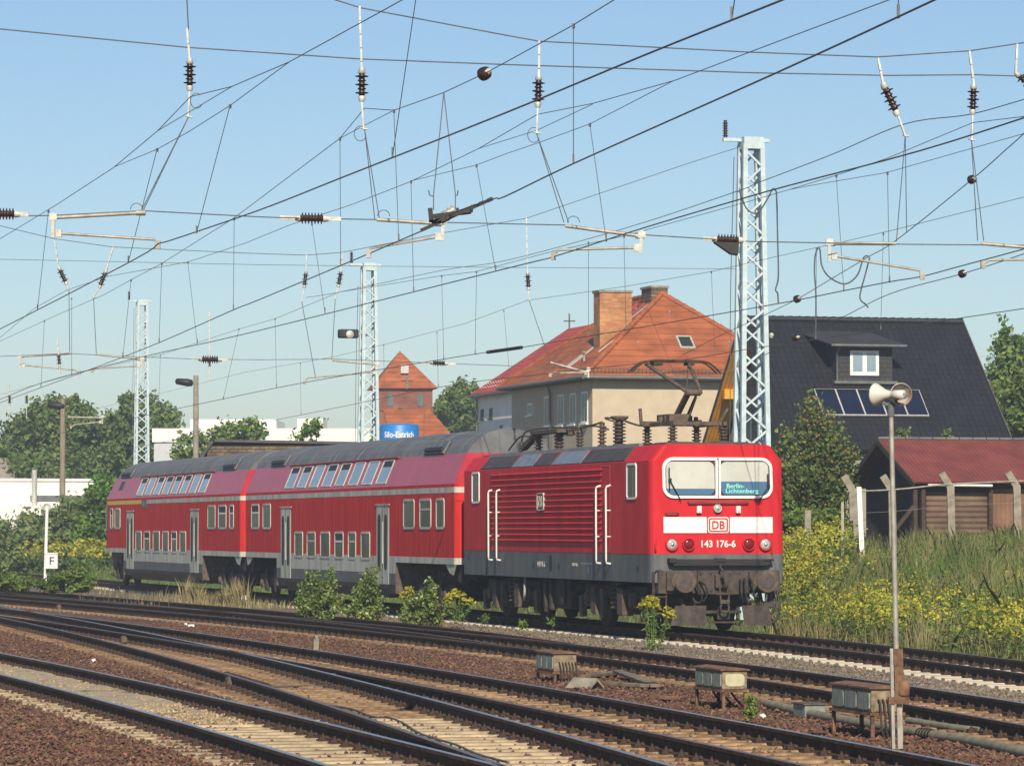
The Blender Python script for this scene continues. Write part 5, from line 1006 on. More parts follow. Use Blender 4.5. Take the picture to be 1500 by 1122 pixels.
b = MB(); b.prism([(.3, 0), (2.2, 0), (2.2, 2.2), (.3, 2.2)], (0, .27, 0), (1, 0, 0), (0, 0, 1), (0, -.05, 0)); part('lap_boarding', b, TIML, h, local=True); b = MB(); b.prism([(2.3, 0), (5.2, 0), (5.2, 2.3), (2.3, 2.3)], (0, .27, 0), (1, 0, 0), (0, 0, 1), (0, -.06, 0)); part('door', b, TIMV, h, local=True)
for x in (-.1, .15, 2.25, 5.3, 7.2): hbox(h, 'post', x - .06, x + .06, .05, .2, 0, ZE - .1, TIMB)
b = MB(); b.bar((-.9, .1, .9), (-.15, .1, 1.8), .09, .1); part('brace', b, TIMB, h, local=True); b = MB(); b.tube([(.2, -.15, 2.42), (2.2, -.15, 2.40)], .05, 6); part('fluorescent_tube', b, WHITE, h, local=True)
# concrete fence
GP = 'concrete posts along the embankment'
for px, top, base, lab in ((1252, 697, 800, 'leaning concrete fence post with angled top, left end of the row'), (1309, 697, 800, 'concrete fence post with angled top right behind the loudspeaker pole'), (1395, 693, 805, 'concrete fence post with angled top before the lap boarded shed wall'), (1492, 692, 800, 'concrete fence post with angled top at the right edge, before the brown shed door')):
    Y = 104.5 + (px - 1252) * .006; q = at(px, 774, Y); tp = at(px, top, Y); b = MB(); k = tp.z; lean = .10 if px == 1252 else .08
    b.bar((q.x, Y, .6), (q.x - lean * .6, Y, k - .36), .20, .16, up=(0, 1, 0)); b.bar((q.x - lean * .55, Y, k - .40), (q.x - .30, Y - .05, k), .19, .15, up=(0, 1, 0)); solo('fence_post', b, CONC, lab, 'fence post', GP)
b = MB()
for dz in (0, -.6): b.tube(curve([at(1240, 720, 104.4) + V((0, 0, dz)), at(1310, 717, 104.8) + V((0, 0, dz)), at(1395, 709, 105.3) + V((0, 0, dz)), at(1510, 704, 106) + V((0, 0, dz))], 4), .025 if dz == 0 else .004, 5)
solo('fence_wire', b, ARMT, 'pipe and wires strung between the concrete fence posts', 'fence wire')
for px, top, base, lab, m, w_ in ((1258, 713, 790, 'white painted stake leaning on the leftmost fence post', WHITE, .13), (1234, 735, 792, 'thin white and rusty stake left of the fence', ARMT, .07), (1183, 747, 785, 'short grey stub post among the goldenrod beside the locomotive', CONC, .17)):
    Y = 103; q = at(px, top, Y); b = MB(); b.bar((q.x + (.12 if px == 1258 else 0), Y, .5), q, w_, w_, up=(0, 1, 0)); solo('stake', b, m, lab, 'stake')
# left side buildings
h = house('low_white_building', 'long flat roofed white building at the far left, behind the hedge', 'building', 150, 225, 0); hbox(h, 'wall', -9, 0, 0, 8, 0, 4.95, WALLW); hbox(h, 'roof', -9.6, .1, -.1, 8, 4.95, 5.1, WALLW); hbox(h, 'window', -4.3, -.5, -.06, .1, 3.75, 4.1, DGREY)
hbox(h, 'annex', -9.8, -1.0, -1.5, -.11, 0, 3.5, WALLW)
b = MB(); b.tube([(-4.1, -.3, 2.5), (-4.1, -.3, 5.6)], .16, 8); part('flue_pipe', b, GALV, h, local=True)
h = house('sloped_roof_shed', 'shed with a pale pinkish grey sloping roof cut off by the left edge', 'shed', 28, 232, 0); hbox(h, 'wall', -6, -.2, 0, 3, 0, 4.9, WALLW); b = MB(); slab(b, [(-6.2, -.2, 4.8), (.1, -.2, 4.8), (-.4, 2.2, 6.5), (-6.2, 2.2, 6.5)], .1); part('roof', b, mat('pinkish fibre cement', (.27, .23, .20), .9, var=.15), h, local=True)
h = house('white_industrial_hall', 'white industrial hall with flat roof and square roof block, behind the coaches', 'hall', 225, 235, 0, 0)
hbox(h, 'wall', 0, 15, 0, 20, 0, 7.5, mat('plain grey panel', (.50, .52, .54), .8, var=.05)); hbox(h, 'parapet', -.1, 15.1, -.12, 20, 7.5, 8.35, WALLW); hbox(h, 'roof_block', 8.9, 10.5, -.2, 5, 6.6, 8.95, WALLW); hbox(h, 'roof_block', 2.0, 7.4, 3, 12, 8.36, 9.0, WALLW)  # plain grey wall panels below the white parapet
h = house('long_brick_building', 'long grey brown brick building directly behind the coach roofs', 'building', 303, 172, 0, 0)
hbox(h, 'wall', 0, 7.6, 0, 9, 0, 5.9, BRICKB); b = MB(); slab(b, [(-.5, -.1, 5.15), (-.5, 9, 5.15), (.25, 9, 6.2), (.25, -.1, 6.2)], .12); slab(b, [(7.8, -.1, 6.06), (7.8, 9, 6.06), (.25, 9, 6.2), (.25, -.1, 6.2)], .12); part('roof', b, ROOFD, h, local=True)
t = thing('silo', 'bright blue round silo with white lettering beside the lattice mast', 'silo', (at(585, 774, 185).x, 185, 0)); c = V((at(585, 774, 185).x, 185, 0)); zt = at(585, 622, 185).z
b = MB(); b.lathe(c, (0, 0, 1), [(0, .95), (zt - .08, .95), (zt, .9), (zt + .05, .5), (zt + .06, .001)], 32); part('tank', b, BLUES, t)
s_ = text('lettering', 'Silo-Estrich', c + V((0, -.99, at(585, 637, 185).z)), (1, 0, 0), (0, 0, 1), 1.62, .30, WHITE, t, local=False, weight=.03, depth=.02)
for v in s_.data.vertices:                                  # wrap the letters round the tank
    a = v.co.x / .975; rr = .975 if v.co.y > -1.0 else .965; v.co.x, v.co.y = rr * math.sin(a * .985), -rr * math.cos(a * .985)
h = house('brick_tower', 'small red brick tower with steep orange pyramid roof, left of the church', 'tower', 553, 240, 0, R(8)); hbox(h, 'wall', 0, 3.5, 0, 3.5, 0, 11.15, BRICKR); hbox(h, 'cornice', -.08, 3.58, -.08, 3.5, 9.6, 9.75, BRICKR)
b = MB(); ap = (1.6, 1.75, 13.5); q = [(-.3, -.3, 11.05), (3.8, -.3, 11.05), (3.8, 3.8, 11.05), (-.3, 3.8, 11.05)]
for i in range(4): slab(b, [q[i], q[(i + 1) % 4], ap], .08)
ro = part('roof', b, TILEO, h, local=True); hbox(ro, 'roof_window', 1.5, 2.0, .25, .6, 12.0, 12.5, GALV); b = MB(); b.bar((1.85, -.25, 11.0), (1.85, -.25, 11.7), .14, .14); b.bar((1.45, -.25, 11.75), (2.25, -.25, 11.75), .05, .05); part('roof_hatch', b, ZINC, ro, local=True)
hbox(h, 'window', .6, 1.0, -.04, .1, 9.9, 10.7, DGREY); hbox(h, 'window', 2.5, 2.9, -.04, .1, 9.9, 10.7, DGREY)
h = house('small_tiled_house', 'low house showing only an orange tile gable roof beside the silo', 'house', 620, 215, 0, 0); hbox(h, 'wall', 0, 2.2, 0, 6, 0, 6.7, PLAST); b = MB(); slab(b, [(-1.6, -.3, 6.6), (2.35, -.3, 6.6), (.3, 3.0, 9.0), (-2.4, 3.0, 9.0)], .1); slab(b, [(2.35, -.3, 6.6), (2.4, 6.2, 6.6), (.3, 3.0, 9.0)], .1); part('roof', b, TILEO, h, local=True)
# ================================================================ lamp poles, signs and trackside boxes
def lampole(name, label, px, top, base, Y, r, m, lp):
    a, c = at(px, base, Y), at(px + (1 if px < 200 else 0), top, Y); t = thing(name, label, 'lamp pole', a, 0, 'lamp poles at left'); b = MB(); b.tube([a, c], [r, r * .8], 10); part('pole', b, m, t)
    L = at(*lp, Y); b = MB(); k = Y / 160; b.tube([c + V((0, 0, -.15)), L + V((.35, 0, 0))], .03, 6); part('bracket', b, GALV, t); b = MB(); b.lathe(L + V((-.38, 0, .05)) * 1, (1, 0, -.12), [(0, .05 * k), (.05 * k, .13 * k), (.5 * k, .17 * k), (.72 * k, .14 * k), (.76 * k, .03)], 10); part('lamp_head', b, BLACK, t)
lampole('lamp_pole', 'round concrete lamp pole rising behind the rear coach', 287, 550, 690, 160, .13, CONC, (270, 560)); lampole('lamp_pole', 'wooden lamp pole standing in the bushes at far left', 91, 584, 822, 198, .17, mat('grey wood', (.25, .20, .14), .9, var=.3, scale=3, streak=(3, 3, .3)), (80, 594))
Y = 134; a, c = at(66, 855, Y), at(69, 742, Y); t = thing('telephone_post', 'thin white post with small loudspeaker and white box marked F', 'telephone post', a)
b = MB(); b.tube([a, c], .06, 10); part('post', b, WHITE, t); b = MB(); q = at(76, 822, Y - .2); b.obox(q, (.22, 0, 0), (0, .14, 0), (0, 0, .26)); b.obox(q + V((0, 0, .28)), (.24, 0, 0), (0, .17, 0), (0, 0, .02)); bx = part('box', b, WHITE, t, bevel=.02); text('lettering', 'F', q + V((.02, -.15, .02)), (1, 0, 0), (0, 0, 1), .16, .27, BLACK, bx, local=False)
b = MB(); b.lathe(c + V((-.05, .08, 0)), (.3, -1, -.1), [(0, .04), (.06, .10), (.14, .15), (.15, .14), (.08, .05)], 14); part('loudspeaker', b, GALV, t)
# loudspeaker pole in the foreground
Y = 37.6; a, c = at(1316, 1096, Y), at(1305, 592, Y); t = thing('loudspeaker_pole', 'tall thin grey pole with two horn loudspeakers, nearest the camera at right', 'loudspeaker pole', a)
b = MB(); q = a.lerp(c, .26); b.tube([q, c], [.028, .023], 12); part('pole', b, ARMT, t)
b = MB(); b.bar(a + V((-.05, 0, 0)), a.lerp(c, .29) + V((-.05, 0, 0)), .03, .09, up=(0, 1, 0)); b.bar(a + V((.02, .02, 0)), a.lerp(c, .26) + V((.02, .02, 0)), .05, .05, up=(0, 1, 0)); part('rail_foot', b, ARMT, t)
b = MB(); b.bar(a.lerp(c, .15) + V((.02, -.03, 0)), a.lerp(c, .29) + V((.015, -.03, 0)), .09, .05, up=(0, 1, 0)); b.lathe(a.lerp(c, .17) + V((.06, -.02, -.06)), (0, 0, 1), [(0, .05), (.01, .065), (.15, .065), (.16, .03)], 10); b.box(a.x - .1, a.x + .1, a.y - .06, a.y + .05, a.lerp(c, .13).z, a.lerp(c, .15).z); part('clamp', b, RUST, t)
HORN = mat('pale enamel horn', (.62, .63, .60), .45, var=.12, scale=6, col2=(.60, .55, .46)); HORNI = mat('rust streaked horn throat', (.50, .49, .46), .5, var=.2, scale=5, col2=(.26, .10, .04), lo=.45, hi=.62)
for (x, y), d, nm in (((1318, 578), V((.25, -1, -.02)), 'facing the camera'), ((1290, 578), V((-.72, .62, .02)), 'facing away to the left')):
    d.normalize(); q = at(x, y, Y); q0 = q - d * (.12 if x > 1300 else -.0) + (V((0, 0, 0)) if x > 1300 else -d * .10)
    b = MB(); b.lathe(q0 - d * .12, d, [(-.06, .01), (-.06, .045), (.06, .045), (.07, .03), (.10, .035), (.16, .05), (.22, .083), (.265, .108), (.28, .116), (.284, .110)], 28, caps=False); ho = part('horn', b, HORN, t, label='horn loudspeaker ' + nm)
    b = MB(); b.lathe(q0 - d * .12, d, [(.284, .1105), (.262, .104), (.22, .079), (.16, .046), (.12, .035), (.118, .001)], 28, caps=False); part('throat', b, HORNI, ho); b = MB(); b.lathe(q0 - d * .12, d, [(.12, .028), (.21, .024), (.235, .012), (.237, .001)], 14); part('driver', b, HORN, ho)
b = MB(); q = at(1305, 592, Y); b.bar(q + V((-.09, 0, .0)), q + V((.09, 0, .0)), .04, .03); b.bar(q + V((-.07, -.02, 0)), q + V((-.07, -.02, .10)), .012, .03, up=(1, 0, 0)); b.bar(q + V((.05, -.02, 0)), q + V((.05, -.02, .10)), .012, .03, up=(1, 0, 0)); b.tube([q + V((0, 0, -.12)), q + V((0, 0, .02))], .036, 12); part('horn_bracket', b, DGREY, t)
# cable connection boxes on legs
GBX = 'cable boxes on legs between the tracks'
def cbox(label, px, py, w_, dpt, hb, hl, front, rz=TH, cables=0):
    q = atz(px, py, -.2); t = thing('cable_box', label, 'cable box', q, rz, GBX)
    b = MB(); b.box(-w_ / 2, w_ / 2, -dpt / 2, dpt / 2, hl, hl + hb); bd = part('box', b, BOXB, t, local=True, bevel=.015)
    b = MB(); b.prism([(-w_ / 2 - .03, 0), (w_ / 2 + .03, 0), (w_ / 2 + .03, .02), (0, .045), (-w_ / 2 - .03, .02)], (0, -dpt / 2 - .03, hl + hb + .002), (1, 0, 0), (0, 0, 1), (0, dpt + .06, 0)); part('lid', b, RUST, t, local=True)
    for i in range(3):
        y0 = -dpt / 2 + .03 + i * (dpt - .04) / 3; b = MB(); panel(b, rect_round(y0, y0 + (dpt - .19) / 3, hl + .03, hl + hb - .035, .03), 'l', .018, -w_ / 2); part('side_panel', b, BOXG, t, local=True)
    if front: b = MB(); panel(b, rect_round(-w_ / 2 + .04, w_ / 2 - .04, hl + .04, hl + hb - .04, .05), 'f', .012, -dpt / 2); part('front_panel', b, front, t, local=True)
    for x in (-w_ / 2 + .02, w_ / 2 - .02):
        for y in (-dpt / 2 + .02, dpt / 2 - .02): b = MB(); b.bar((x, y, -.1), (x, y, hl), .04, .04, up=(0, 1, 0)); part('leg', b, RUST, t, local=True)
    b = MB(); b.box(-w_ / 2 - .02, w_ / 2 + .02, -dpt / 2 - .02, dpt / 2 + .02, hl - .035, hl - .002); part('frame', b, RUST, t, local=True)
    for k in range(cables): x = -w_ / 2 + .08 + k * .05; b = MB(); b.tube(curve([(x, -dpt / 2 - .01, hl + hb * .55), (x + .01, -dpt / 2 - .05, hl + hb * .3), (x + .03, -dpt / 2 - .04, hl * .4), (x + .08, -dpt / 2 - .02, .0)], 4), .012, 5); part('cable', b, UNDER, t, local=True)
    if not cables: 
        for k in range(3): x = -.1 + k * .12; b = MB(); b.tube(curve([(x, .1, hl), (x + .05, .0, hl * .5), (x + .2, .1, .02)], 4), .015, 5); part('cable', b, BLACK, t, local=True)
PALEP = mat('flaking pale yellow panel', (.50, .46, .30), .7, var=.12, scale=7)
cbox('small rusty cable box farthest left, with cables hanging down its lit face', 815, 998, .36, 1.0, .27, .17, None, cables=6); cbox('middle cable box with a pale yellow panel on its lit face', 1056, 1037, .34, 1.15, .24, .27, PALEP); cbox('right cable box half hidden by the loudspeaker pole', 1270, 1078, .38, 1.3, .26, .30, None, cables=4)
q = atz(1186, 1050, -.2); t = thing('junction_box', 'small grey box on the ground between middle and right cable boxes', 'junction box', q, TH); b = MB(); b.box(-.14, .14, -.22, .22, 0, .16); part('box', b, BOXG, t, local=True, bevel=.01); b = MB(); b.box(-.16, .16, -.24, .24, .162, .18); part('lid', b, RUSTB, t, local=True)
PIPE = mat('dusty conduit', (.21, .19, .13), .8, var=.25, scale=5, bump=.2)
for k, (pts, lb, r_) in enumerate((([(1120, 1030), (1200, 1048), (1330, 1071), (1420, 1085), (1540, 1112)], 'front fat dusty conduit lying at the right, running past the boxes', .06), ([(1330, 1055), (1400, 1066), (1460, 1072), (1540, 1082)], 'rear thinner conduit lying along the purplish track', .045))):
    b = MB(); P_ = curve([atz(x, y, -.15) for x, y in pts], 6); b.tube(P_, r_, 10); t = thing('conduit', lb, 'conduit', P_[0], 0, 'conduits on the ground'); part('pipe', b, PIPE, t); b = MB()
    for s_ in range(5): i_ = len(P_) // 2 + 1; d = (P_[i_ + 1] - P_[i_]).normalized(); b.lathe(P_[i_] + d * s_ * .09, d, [(0, r_), (.02, r_ * 1.18), (.04, r_)], 10)
    part('coupling', b, BLACK, t)
q = atz(875, 1008, -.2); t = thing('duct_cover', 'folded pale concrete duct cover lying on the ballast beside the leftmost cable box', 'duct cover', q, TH + .5); b = MB(); b.prism([(-.17, 0), (0, .15), (.17, 0), (.13, 0), (0, .11), (-.13, 0)], (0, 0, 0), (1, 0, 0), (0, 0, 1), (0, .5, 0)); part('cover', b, CONC, t, local=True)
for k, (x0, y0, x1, y1, lb) in enumerate(((858, 990, 905, 985, 'grey plank lying nearest behind the duct cover'), (890, 1000, 945, 1004, 'thick grey plank right of the duct cover'), (905, 983, 960, 1004, 'long thin plank sloping across the ballast'), (955, 1020, 990, 1022, 'flat rusty board on the ballast before the middle box'))):
    a, c = atz(x0, y0, -.13 + .04 * (k == 2)), atz(x1, y1, -.14); b = MB(); b.bar(a, c, .16, .05); solo('plank', b, RUST if k == 3 else mat('grey plank %d' % k, (.17, .13, .09), .95, var=.35, scale=5), lb, 'plank', 'planks left on the ballast', bevel=.008)
q = atz(463, 953, -.2); b = MB(); b.bar(q, q + V((.01, 0, .22)), .10, .10, up=(0, 1, 0)); b.bar(q + V((.02, 0, .22)), q + V((.01, 0, .30)), .06, .06, up=(0, 1, 0)); solo('marker_stub', b, CONC, 'broken concrete stub standing on the ballast between two tracks', 'marker stub')
q = atz(358, 887, -.2); t = thing('kilometre_stone', 'small white kilometre stone in dry grass beside the track', 'kilometre stone', q); b = MB(); b.bar(q, q + V((0, 0, .07)), .19, .16, up=(0, 1, 0)); part('base', b, BLACK, t); b = MB(); b.bar(q + V((0, 0, .07)), q + V((0, 0, .32)), .19, .16, up=(0, 1, 0)); part('stone', b, WHITE, t, bevel=.015); text('lettering', '4', q + V((.01, -.087, .2)), (1, 0, 0), (0, 0, 1), .06, .10, BLACK, t, local=False)
wire('loose_cable', 'loose black cable snaking between the rails of the front track', 'cable', [atz(x, y, -.155) for x, y in ((452, 1018), (455, 1026), (476, 1032), (500, 1035), (522, 1040), (545, 1049), (568, 1050), (590, 1058), (612, 1072), (640, 1082), (668, 1090), (700, 1104), (745, 1116))], .013)
wire('loose_cable', 'short bent wire on the sleepers of the nearest track', 'cable', [atz(x, y, -.1) for x, y in ((320, 1036), (330, 1034), (342, 1037), (352, 1040))], .01)
wire('loose_cable', 'thin dark cable lying across the front track below the crossing', 'cable', [atz(x, y, -.16) for x, y in ((396, 1006), (430, 1005), (462, 1004), (500, 1006))], .012)
for k, (x, y, lb) in enumerate(((280, 916, 'white paper scrap on the red ballast at left'), (272, 914, 'tiny white scrap next to the paper scrap'), (137, 967, 'white pebble between the first two tracks'), (1117, 1049, 'white pebble beside the small grey box'))):
    q = atz(x, y, -.17); b = MB(); b.obox(q, (.07 if k == 0 else .03, .02, .005), (-.01, .05, .01), (0, .004, .02)); solo('litter', b, WHITE, lb, 'litter')
def block(label, px, py):                  # rail anchors standing against the rails
    q = atz(px, py, -.19); b = MB(); b.obox(q + V((0, 0, .10)), V((TX, TY, 0)) * .06, V((DX, DY, 0)) * .10, V((0, 0, .06))); b.obox(q + V((0, 0, .16)), V((TX, TY, 0)) * .04, V((DX, DY, 0)) * .05, V((0, 0, .02))); solo('rail_anchor', b, RUSTB, label, 'rail anchor', 'rusty anchors against the rails', bevel=.02)
for lb, x, y in (('rusty anchor against the front rail of the crossing track, sunlit', 337, 1008), ('rusty anchor at the tip of the rail crossing', 409, 984), ('rusty anchor just right of the rail crossing', 488, 1003), ('rusty anchor between the rails at the left', 181, 944), ('rusty anchor beside the black guard chairs', 291, 935), ('far rusty anchor on the merging siding rail', 86, 894), ('far rusty anchor on the purplish track', 163, 890)): block(lb, x, y)
# black slide chairs along the gap of the branching rail
for i in range(11):
    f_ = i / 10; q = atz(395 + (556 - 395) * f_, 946 + (973 - 946) * f_, -.1); b = MB(); b.obox(q + V((0, 0, .0)), V((TX, TY, 0)) * .05, V((DX, DY, 0)) * .16, V((0, 0, .045))); b.obox(q + V((-.04, -.05, -.07)), V((TX, TY, 0)) * .04, V((DX, DY, 0)) * .06, V((0, 0, .04)))
    solo('slide_chair', b, RUSTB, 'brown iron chair in the short row along the branching rail', 'rail chair', 'iron chairs along the branching rail')
# ================================================================ plants
def leaf(name, col, col2, isl=.35, tr=.35): return mat(name, col, .75, 0, .3, .8, col2=col2, island=isl, trans=tr, spec=.2)
LF_D = leaf('dark oak leaf', (.125, .20, .050), (.21, .29, .085)); LF_M = leaf('mid green leaf', (.125, .205, .042), (.22, .30, .075)); LF_L = leaf('light poplar leaf', (.16, .27, .055), (.26, .36, .095)); LF_Y = leaf('yellow green leaf', (.16, .19, .03), (.26, .27, .05))
LF_I = leaf('ivy leaf', (.11, .22, .032), (.20, .34, .06)); LF_S = leaf('grey green shrub leaf', (.19, .26, .085), (.28, .35, .125)); GOLD = leaf('goldenrod flower', (.40, .37, .035), (.55, .50, .06), .2, .2)
GR_G = leaf('green grass blade', (.125, .205, .042), (.22, .285, .075), .35, .25); GR_D = leaf('dry grass blade', (.30, .25, .115), (.40, .34, .17), .3, .2); BARK = mat('bark', (.085, .065, .048), .95, var=.3, scale=6, bump=.4)
APPLE = mat('ripening apple', (.22, .06, .03), .5, var=.3, scale=30, col2=(.38, .26, .06))
def leaves(r, P, size, el=1.6, out=None):
    n = len(P); a = r.normal(size=(n, 3)); a[:, 2] *= .7
    if out is not None: a = np.cross(a, out + .35 * r.normal(size=(n, 3)))
    a /= np.linalg.norm(a, axis=1)[:, None] + 1e-9; b = r.normal(size=(n, 3)); b -= (b * a).sum(1)[:, None] * a; b /= np.linalg.norm(b, axis=1)[:, None] + 1e-9
    s = size * r.uniform(.6, 1.35, n)[:, None]; L = a * s * el / 2; W_ = b * s / 2
    return np.stack([P - L, P + W_ * .9 - L * .1, P + L, P - W_ * .9 - L * .1], 1).reshape(-1, 3)
def crown(r, blobs, sub, n, size, el=1.6, spread=.34):
    vol = np.array([b[1][0] * b[1][1] * b[1][2] for b in blobs]) ** .67; out = []
    for (c, rad), v in zip(blobs, vol / vol.sum()):
        k = max(3, int(sub * v * len(blobs))); d = r.normal(size=(k, 3)); d /= np.linalg.norm(d, axis=1)[:, None]; rr = r.uniform(.45, 1.05, k)[:, None] ** .6
        cs = np.array(c) + d * rr * np.array(rad); m = max(6, int(n * v / k)); sr = np.mean(rad) * spread * r.uniform(.4, 1.5, k)
        for q, s in zip(cs, sr):
            e = r.normal(size=(m, 3)); e /= np.linalg.norm(e, axis=1)[:, None]; P = q + e * (r.uniform(.2, 1, m) ** .5)[:, None] * s * np.array([1.2, 1.2, .7]); P = P + r.normal(size=P.shape) * s * .22; out.append(leaves(r, P, size, el, None if m % 2 else e))
        ks = max(6, k); d = r.normal(size=(ks, 3)); d /= np.linalg.norm(d, axis=1)[:, None]; cs = np.array(c) + d * r.uniform(.92, 1.22, ks)[:, None] * np.array(rad); mm = max(4, m // 6)
        for q, dd in zip(cs, d):              # loose sprigs beyond the clumps
            f_ = r.random((mm, 1)); out.append(leaves(r, q + dd * f_ * np.mean(rad) * .22 + r.normal(size=(mm, 3)) * size * .8, size, el))
    return np.concatenate(out)
def tree(name, label, cat, base, blobs, n, size, m, seed, sub=14, group=None, trunk=.16, el=1.6, spread=.34, nparts='crown', apples=0):
    r = np.random.default_rng(seed); t = thing(name, label, cat, base, 0, group); base = V(base); bb = [(tuple(base + V(c)), q) for c, q in blobs]
    vs = crown(r, bb, sub, n, size, el, spread); npart(nparts, vs, 4, m, t)
    b = MB(); top = V(bb[0][0]); b.tube([base + V((0, 0, -.2)), base.lerp(top, .5), top], [trunk, trunk * .75, trunk * .35], 8)
    for c, q in bb: c = V(c); b.tube([base.lerp(top, .35), base.lerp(c, .7) + V((0, 0, .1)), c + V((0, 0, q[2] * .4))], [trunk * .5, trunk * .35, trunk * .12], 6)
    part('trunk' if trunk > .06 else 'stem', b, BARK, t)
    if apples:
        am = MB(); am.sphere((0, 0, 0), .036, 0, 8); me = am.mesh('apple', APPLE)
        for k in range(apples):
            c, q = bb[r.integers(len(bb))]; d = r.normal(size=3); d[1] = -abs(d[1]); d /= np.linalg.norm(d); o = bpy.data.objects.new('apple', me); C.objects.link(o); o.parent = t; o.location = V(c) + V(d * np.array(q) * r.uniform(.8, 1.08)) - base
    return t
def bl(px, py, Y, rx, ry, base):           # blob from photo: centre and radii in photo pixels
    c = at(px, py, Y); k = Y / F; return (tuple(c - V(base)), (rx * k, rx * k * .9, ry * k))
def ptree(name, label, cat, px, pb, Y, blobs, n, size, m, seed, **k):
    base = at(px, pb, Y); base.z = max(base.z, -.3); return tree(name, label, cat, base, [bl(x, y, Y + dy, rx, ry, base) for x, y, rx, ry, dy in blobs], n, size, m, seed, **k)
GT2 = 'big trees behind the left buildings'
ptree('broadleaf_tree', 'broad dark tree behind the wooden lamp pole at left', 'tree', 80, 765, 235, [(85, 630, 46, 42, 0), (52, 655, 46, 40, 2), (120, 660, 40, 50, -1), (88, 700, 58, 36, -2), (95, 602, 28, 18, 0), (45, 622, 22, 18, 1), (20, 690, 40, 40, 0), (140, 690, 40, 40, 1)], 30000, .23, LF_D, 11, group=GT2, sub=34, trunk=.3)
ptree('broadleaf_tree', 'tall dark tree right behind the farthest lattice mast', 'tree', 205, 765, 245, [(205, 630, 44, 42, 0), (180, 655, 36, 40, 2), (228, 648, 30, 44, 0), (205, 690, 52, 36, -2), (196, 598, 24, 18, 0), (150, 700, 30, 40, 0)], 30000, .23, LF_D, 12, group=GT2, sub=34, trunk=.3)
ptree('broadleaf_tree', 'lower hazy tree at the left border', 'tree', 12, 765, 260, [(10, 680, 40, 34, 0), (-25, 670, 40, 30, 0), (38, 690, 26, 30, 0)], 9000, .25, LF_D, 13, group=GT2, trunk=.25)
ptree('weeping_tree', 'pale wispy tree in front of the white hall', 'tree', 340, 700, 200, [(345, 640, 34, 22, 0), (322, 652, 20, 18, 0), (372, 632, 18, 18, 0), (280, 655, 24, 22, 0), (270, 672, 18, 14, 0)], 2600, .17, LF_L, 14, sub=18, trunk=.10, spread=.42)
ptree('sapling', 'thin pale sapling before the square block of the white hall', 'tree', 460, 690, 176, [(455, 630, 14, 12, 0), (466, 622, 10, 8, 0), (440, 640, 10, 8, 0)], 500, .14, LF_L, 24, sub=8, trunk=.05)
ptree('broadleaf_tree', 'round green tree between the brick tower and the church', 'tree', 678, 700, 265, [(680, 608, 36, 38, 0), (655, 620, 24, 26, 0), (700, 630, 26, 30, 0), (672, 582, 22, 18, 0)], 12000, .26, LF_M, 15, trunk=.25, sub=18)
ptree('broadleaf_tree', 'yellowish green tree around the blue silo top', 'tree', 600, 700, 225, [(606, 640, 32, 22, 0), (572, 646, 22, 20, 0), (630, 648, 16, 16, 0)], 4500, .28, LF_M, 16, trunk=.2, sub=16)
ptree('poplar_tree', 'tall light green tree at the right edge above the dark roof verge', 'tree', 1478, 780, 165, [(1480, 540, 26, 44, 0), (1470, 500, 14, 24, 0), (1495, 520, 18, 30, 0), (1458, 560, 16, 26, 0), (1478, 600, 36, 44, 0), (1500, 640, 34, 44, 0), (1462, 585, 18, 24, 0)], 9000, .17, LF_L, 18, trunk=.16, sub=20)
ptree('broadleaf_tree', 'dense green bush tree at the right edge behind the dark roof', 'tree', 1500, 780, 158, [(1500, 600, 44, 52, 0), (1482, 640, 34, 40, 0), (1450, 560, 12, 22, 0), (1530, 580, 40, 60, 0)], 6000, .17, LF_M, 19, trunk=.16, sub=18)
ptree('young_conifer', 'small bright green conifer tip above the shed roof', 'tree', 1388, 700, 118, [(1388, 655, 9, 12, 0), (1388, 643, 5, 9, 0), (1388, 634, 2.4, 6, 0)], 900, .07, LF_L, 20, trunk=.05)
ptree('shrub', 'grey green shrub poking over the shed roof near the loudspeaker pole', 'shrub', 1320, 700, 119, [(1322, 640, 8, 16, 0), (1300, 650, 10, 10, 0)], 500, .09, LF_S, 21, trunk=.04)
# ivy wall and shrubs at left
ptree('ivy_covered_wall', 'wall overgrown with bright ivy, just left of the rear coach', 'ivy wall', 150, 835, 195, [(158, 730, 26, 26, 0), (140, 770, 28, 44, 0), (165, 770, 30, 50, 1), (128, 800, 24, 34, 0), (175, 715, 18, 22, 1), (150, 705, 12, 12, 0), (150, 810, 40, 30, 0)], 16000, .17, LF_I, 22, trunk=.1, sub=26, spread=.30)
GS = 'shrubs on the left bank'
for px, py, rx, ry, lb, sd in ((20, 790, 34, 26, 'grey green shrub at the left border below the white wall', 31), (62, 785, 32, 34, 'grey green shrub behind the white loudspeaker post', 32), (100, 770, 28, 34, 'tall grey green shrub right behind the wooden lamp pole', 33)):
    ptree('shrub', lb, 'shrub', px, 835, 196 + (100 - px) * .08, [(px, py, rx * 1.2, ry, 0), (px - 14, py + 18, rx * 1.0, ry * .8, -.5), (px + 16, py + 14, rx * .9, ry * .8, 0), (px, py + 34, rx * 1.3, ry * .7, -.5)], 7500, .17, LF_S, sd, group=GS, trunk=.05, sub=18)
LF_B = mat('glossy birch leaf', (.17, .25, .05), .42, 0, .3, .8, col2=(.29, .37, .10), island=.5, trans=.3, spec=.6)
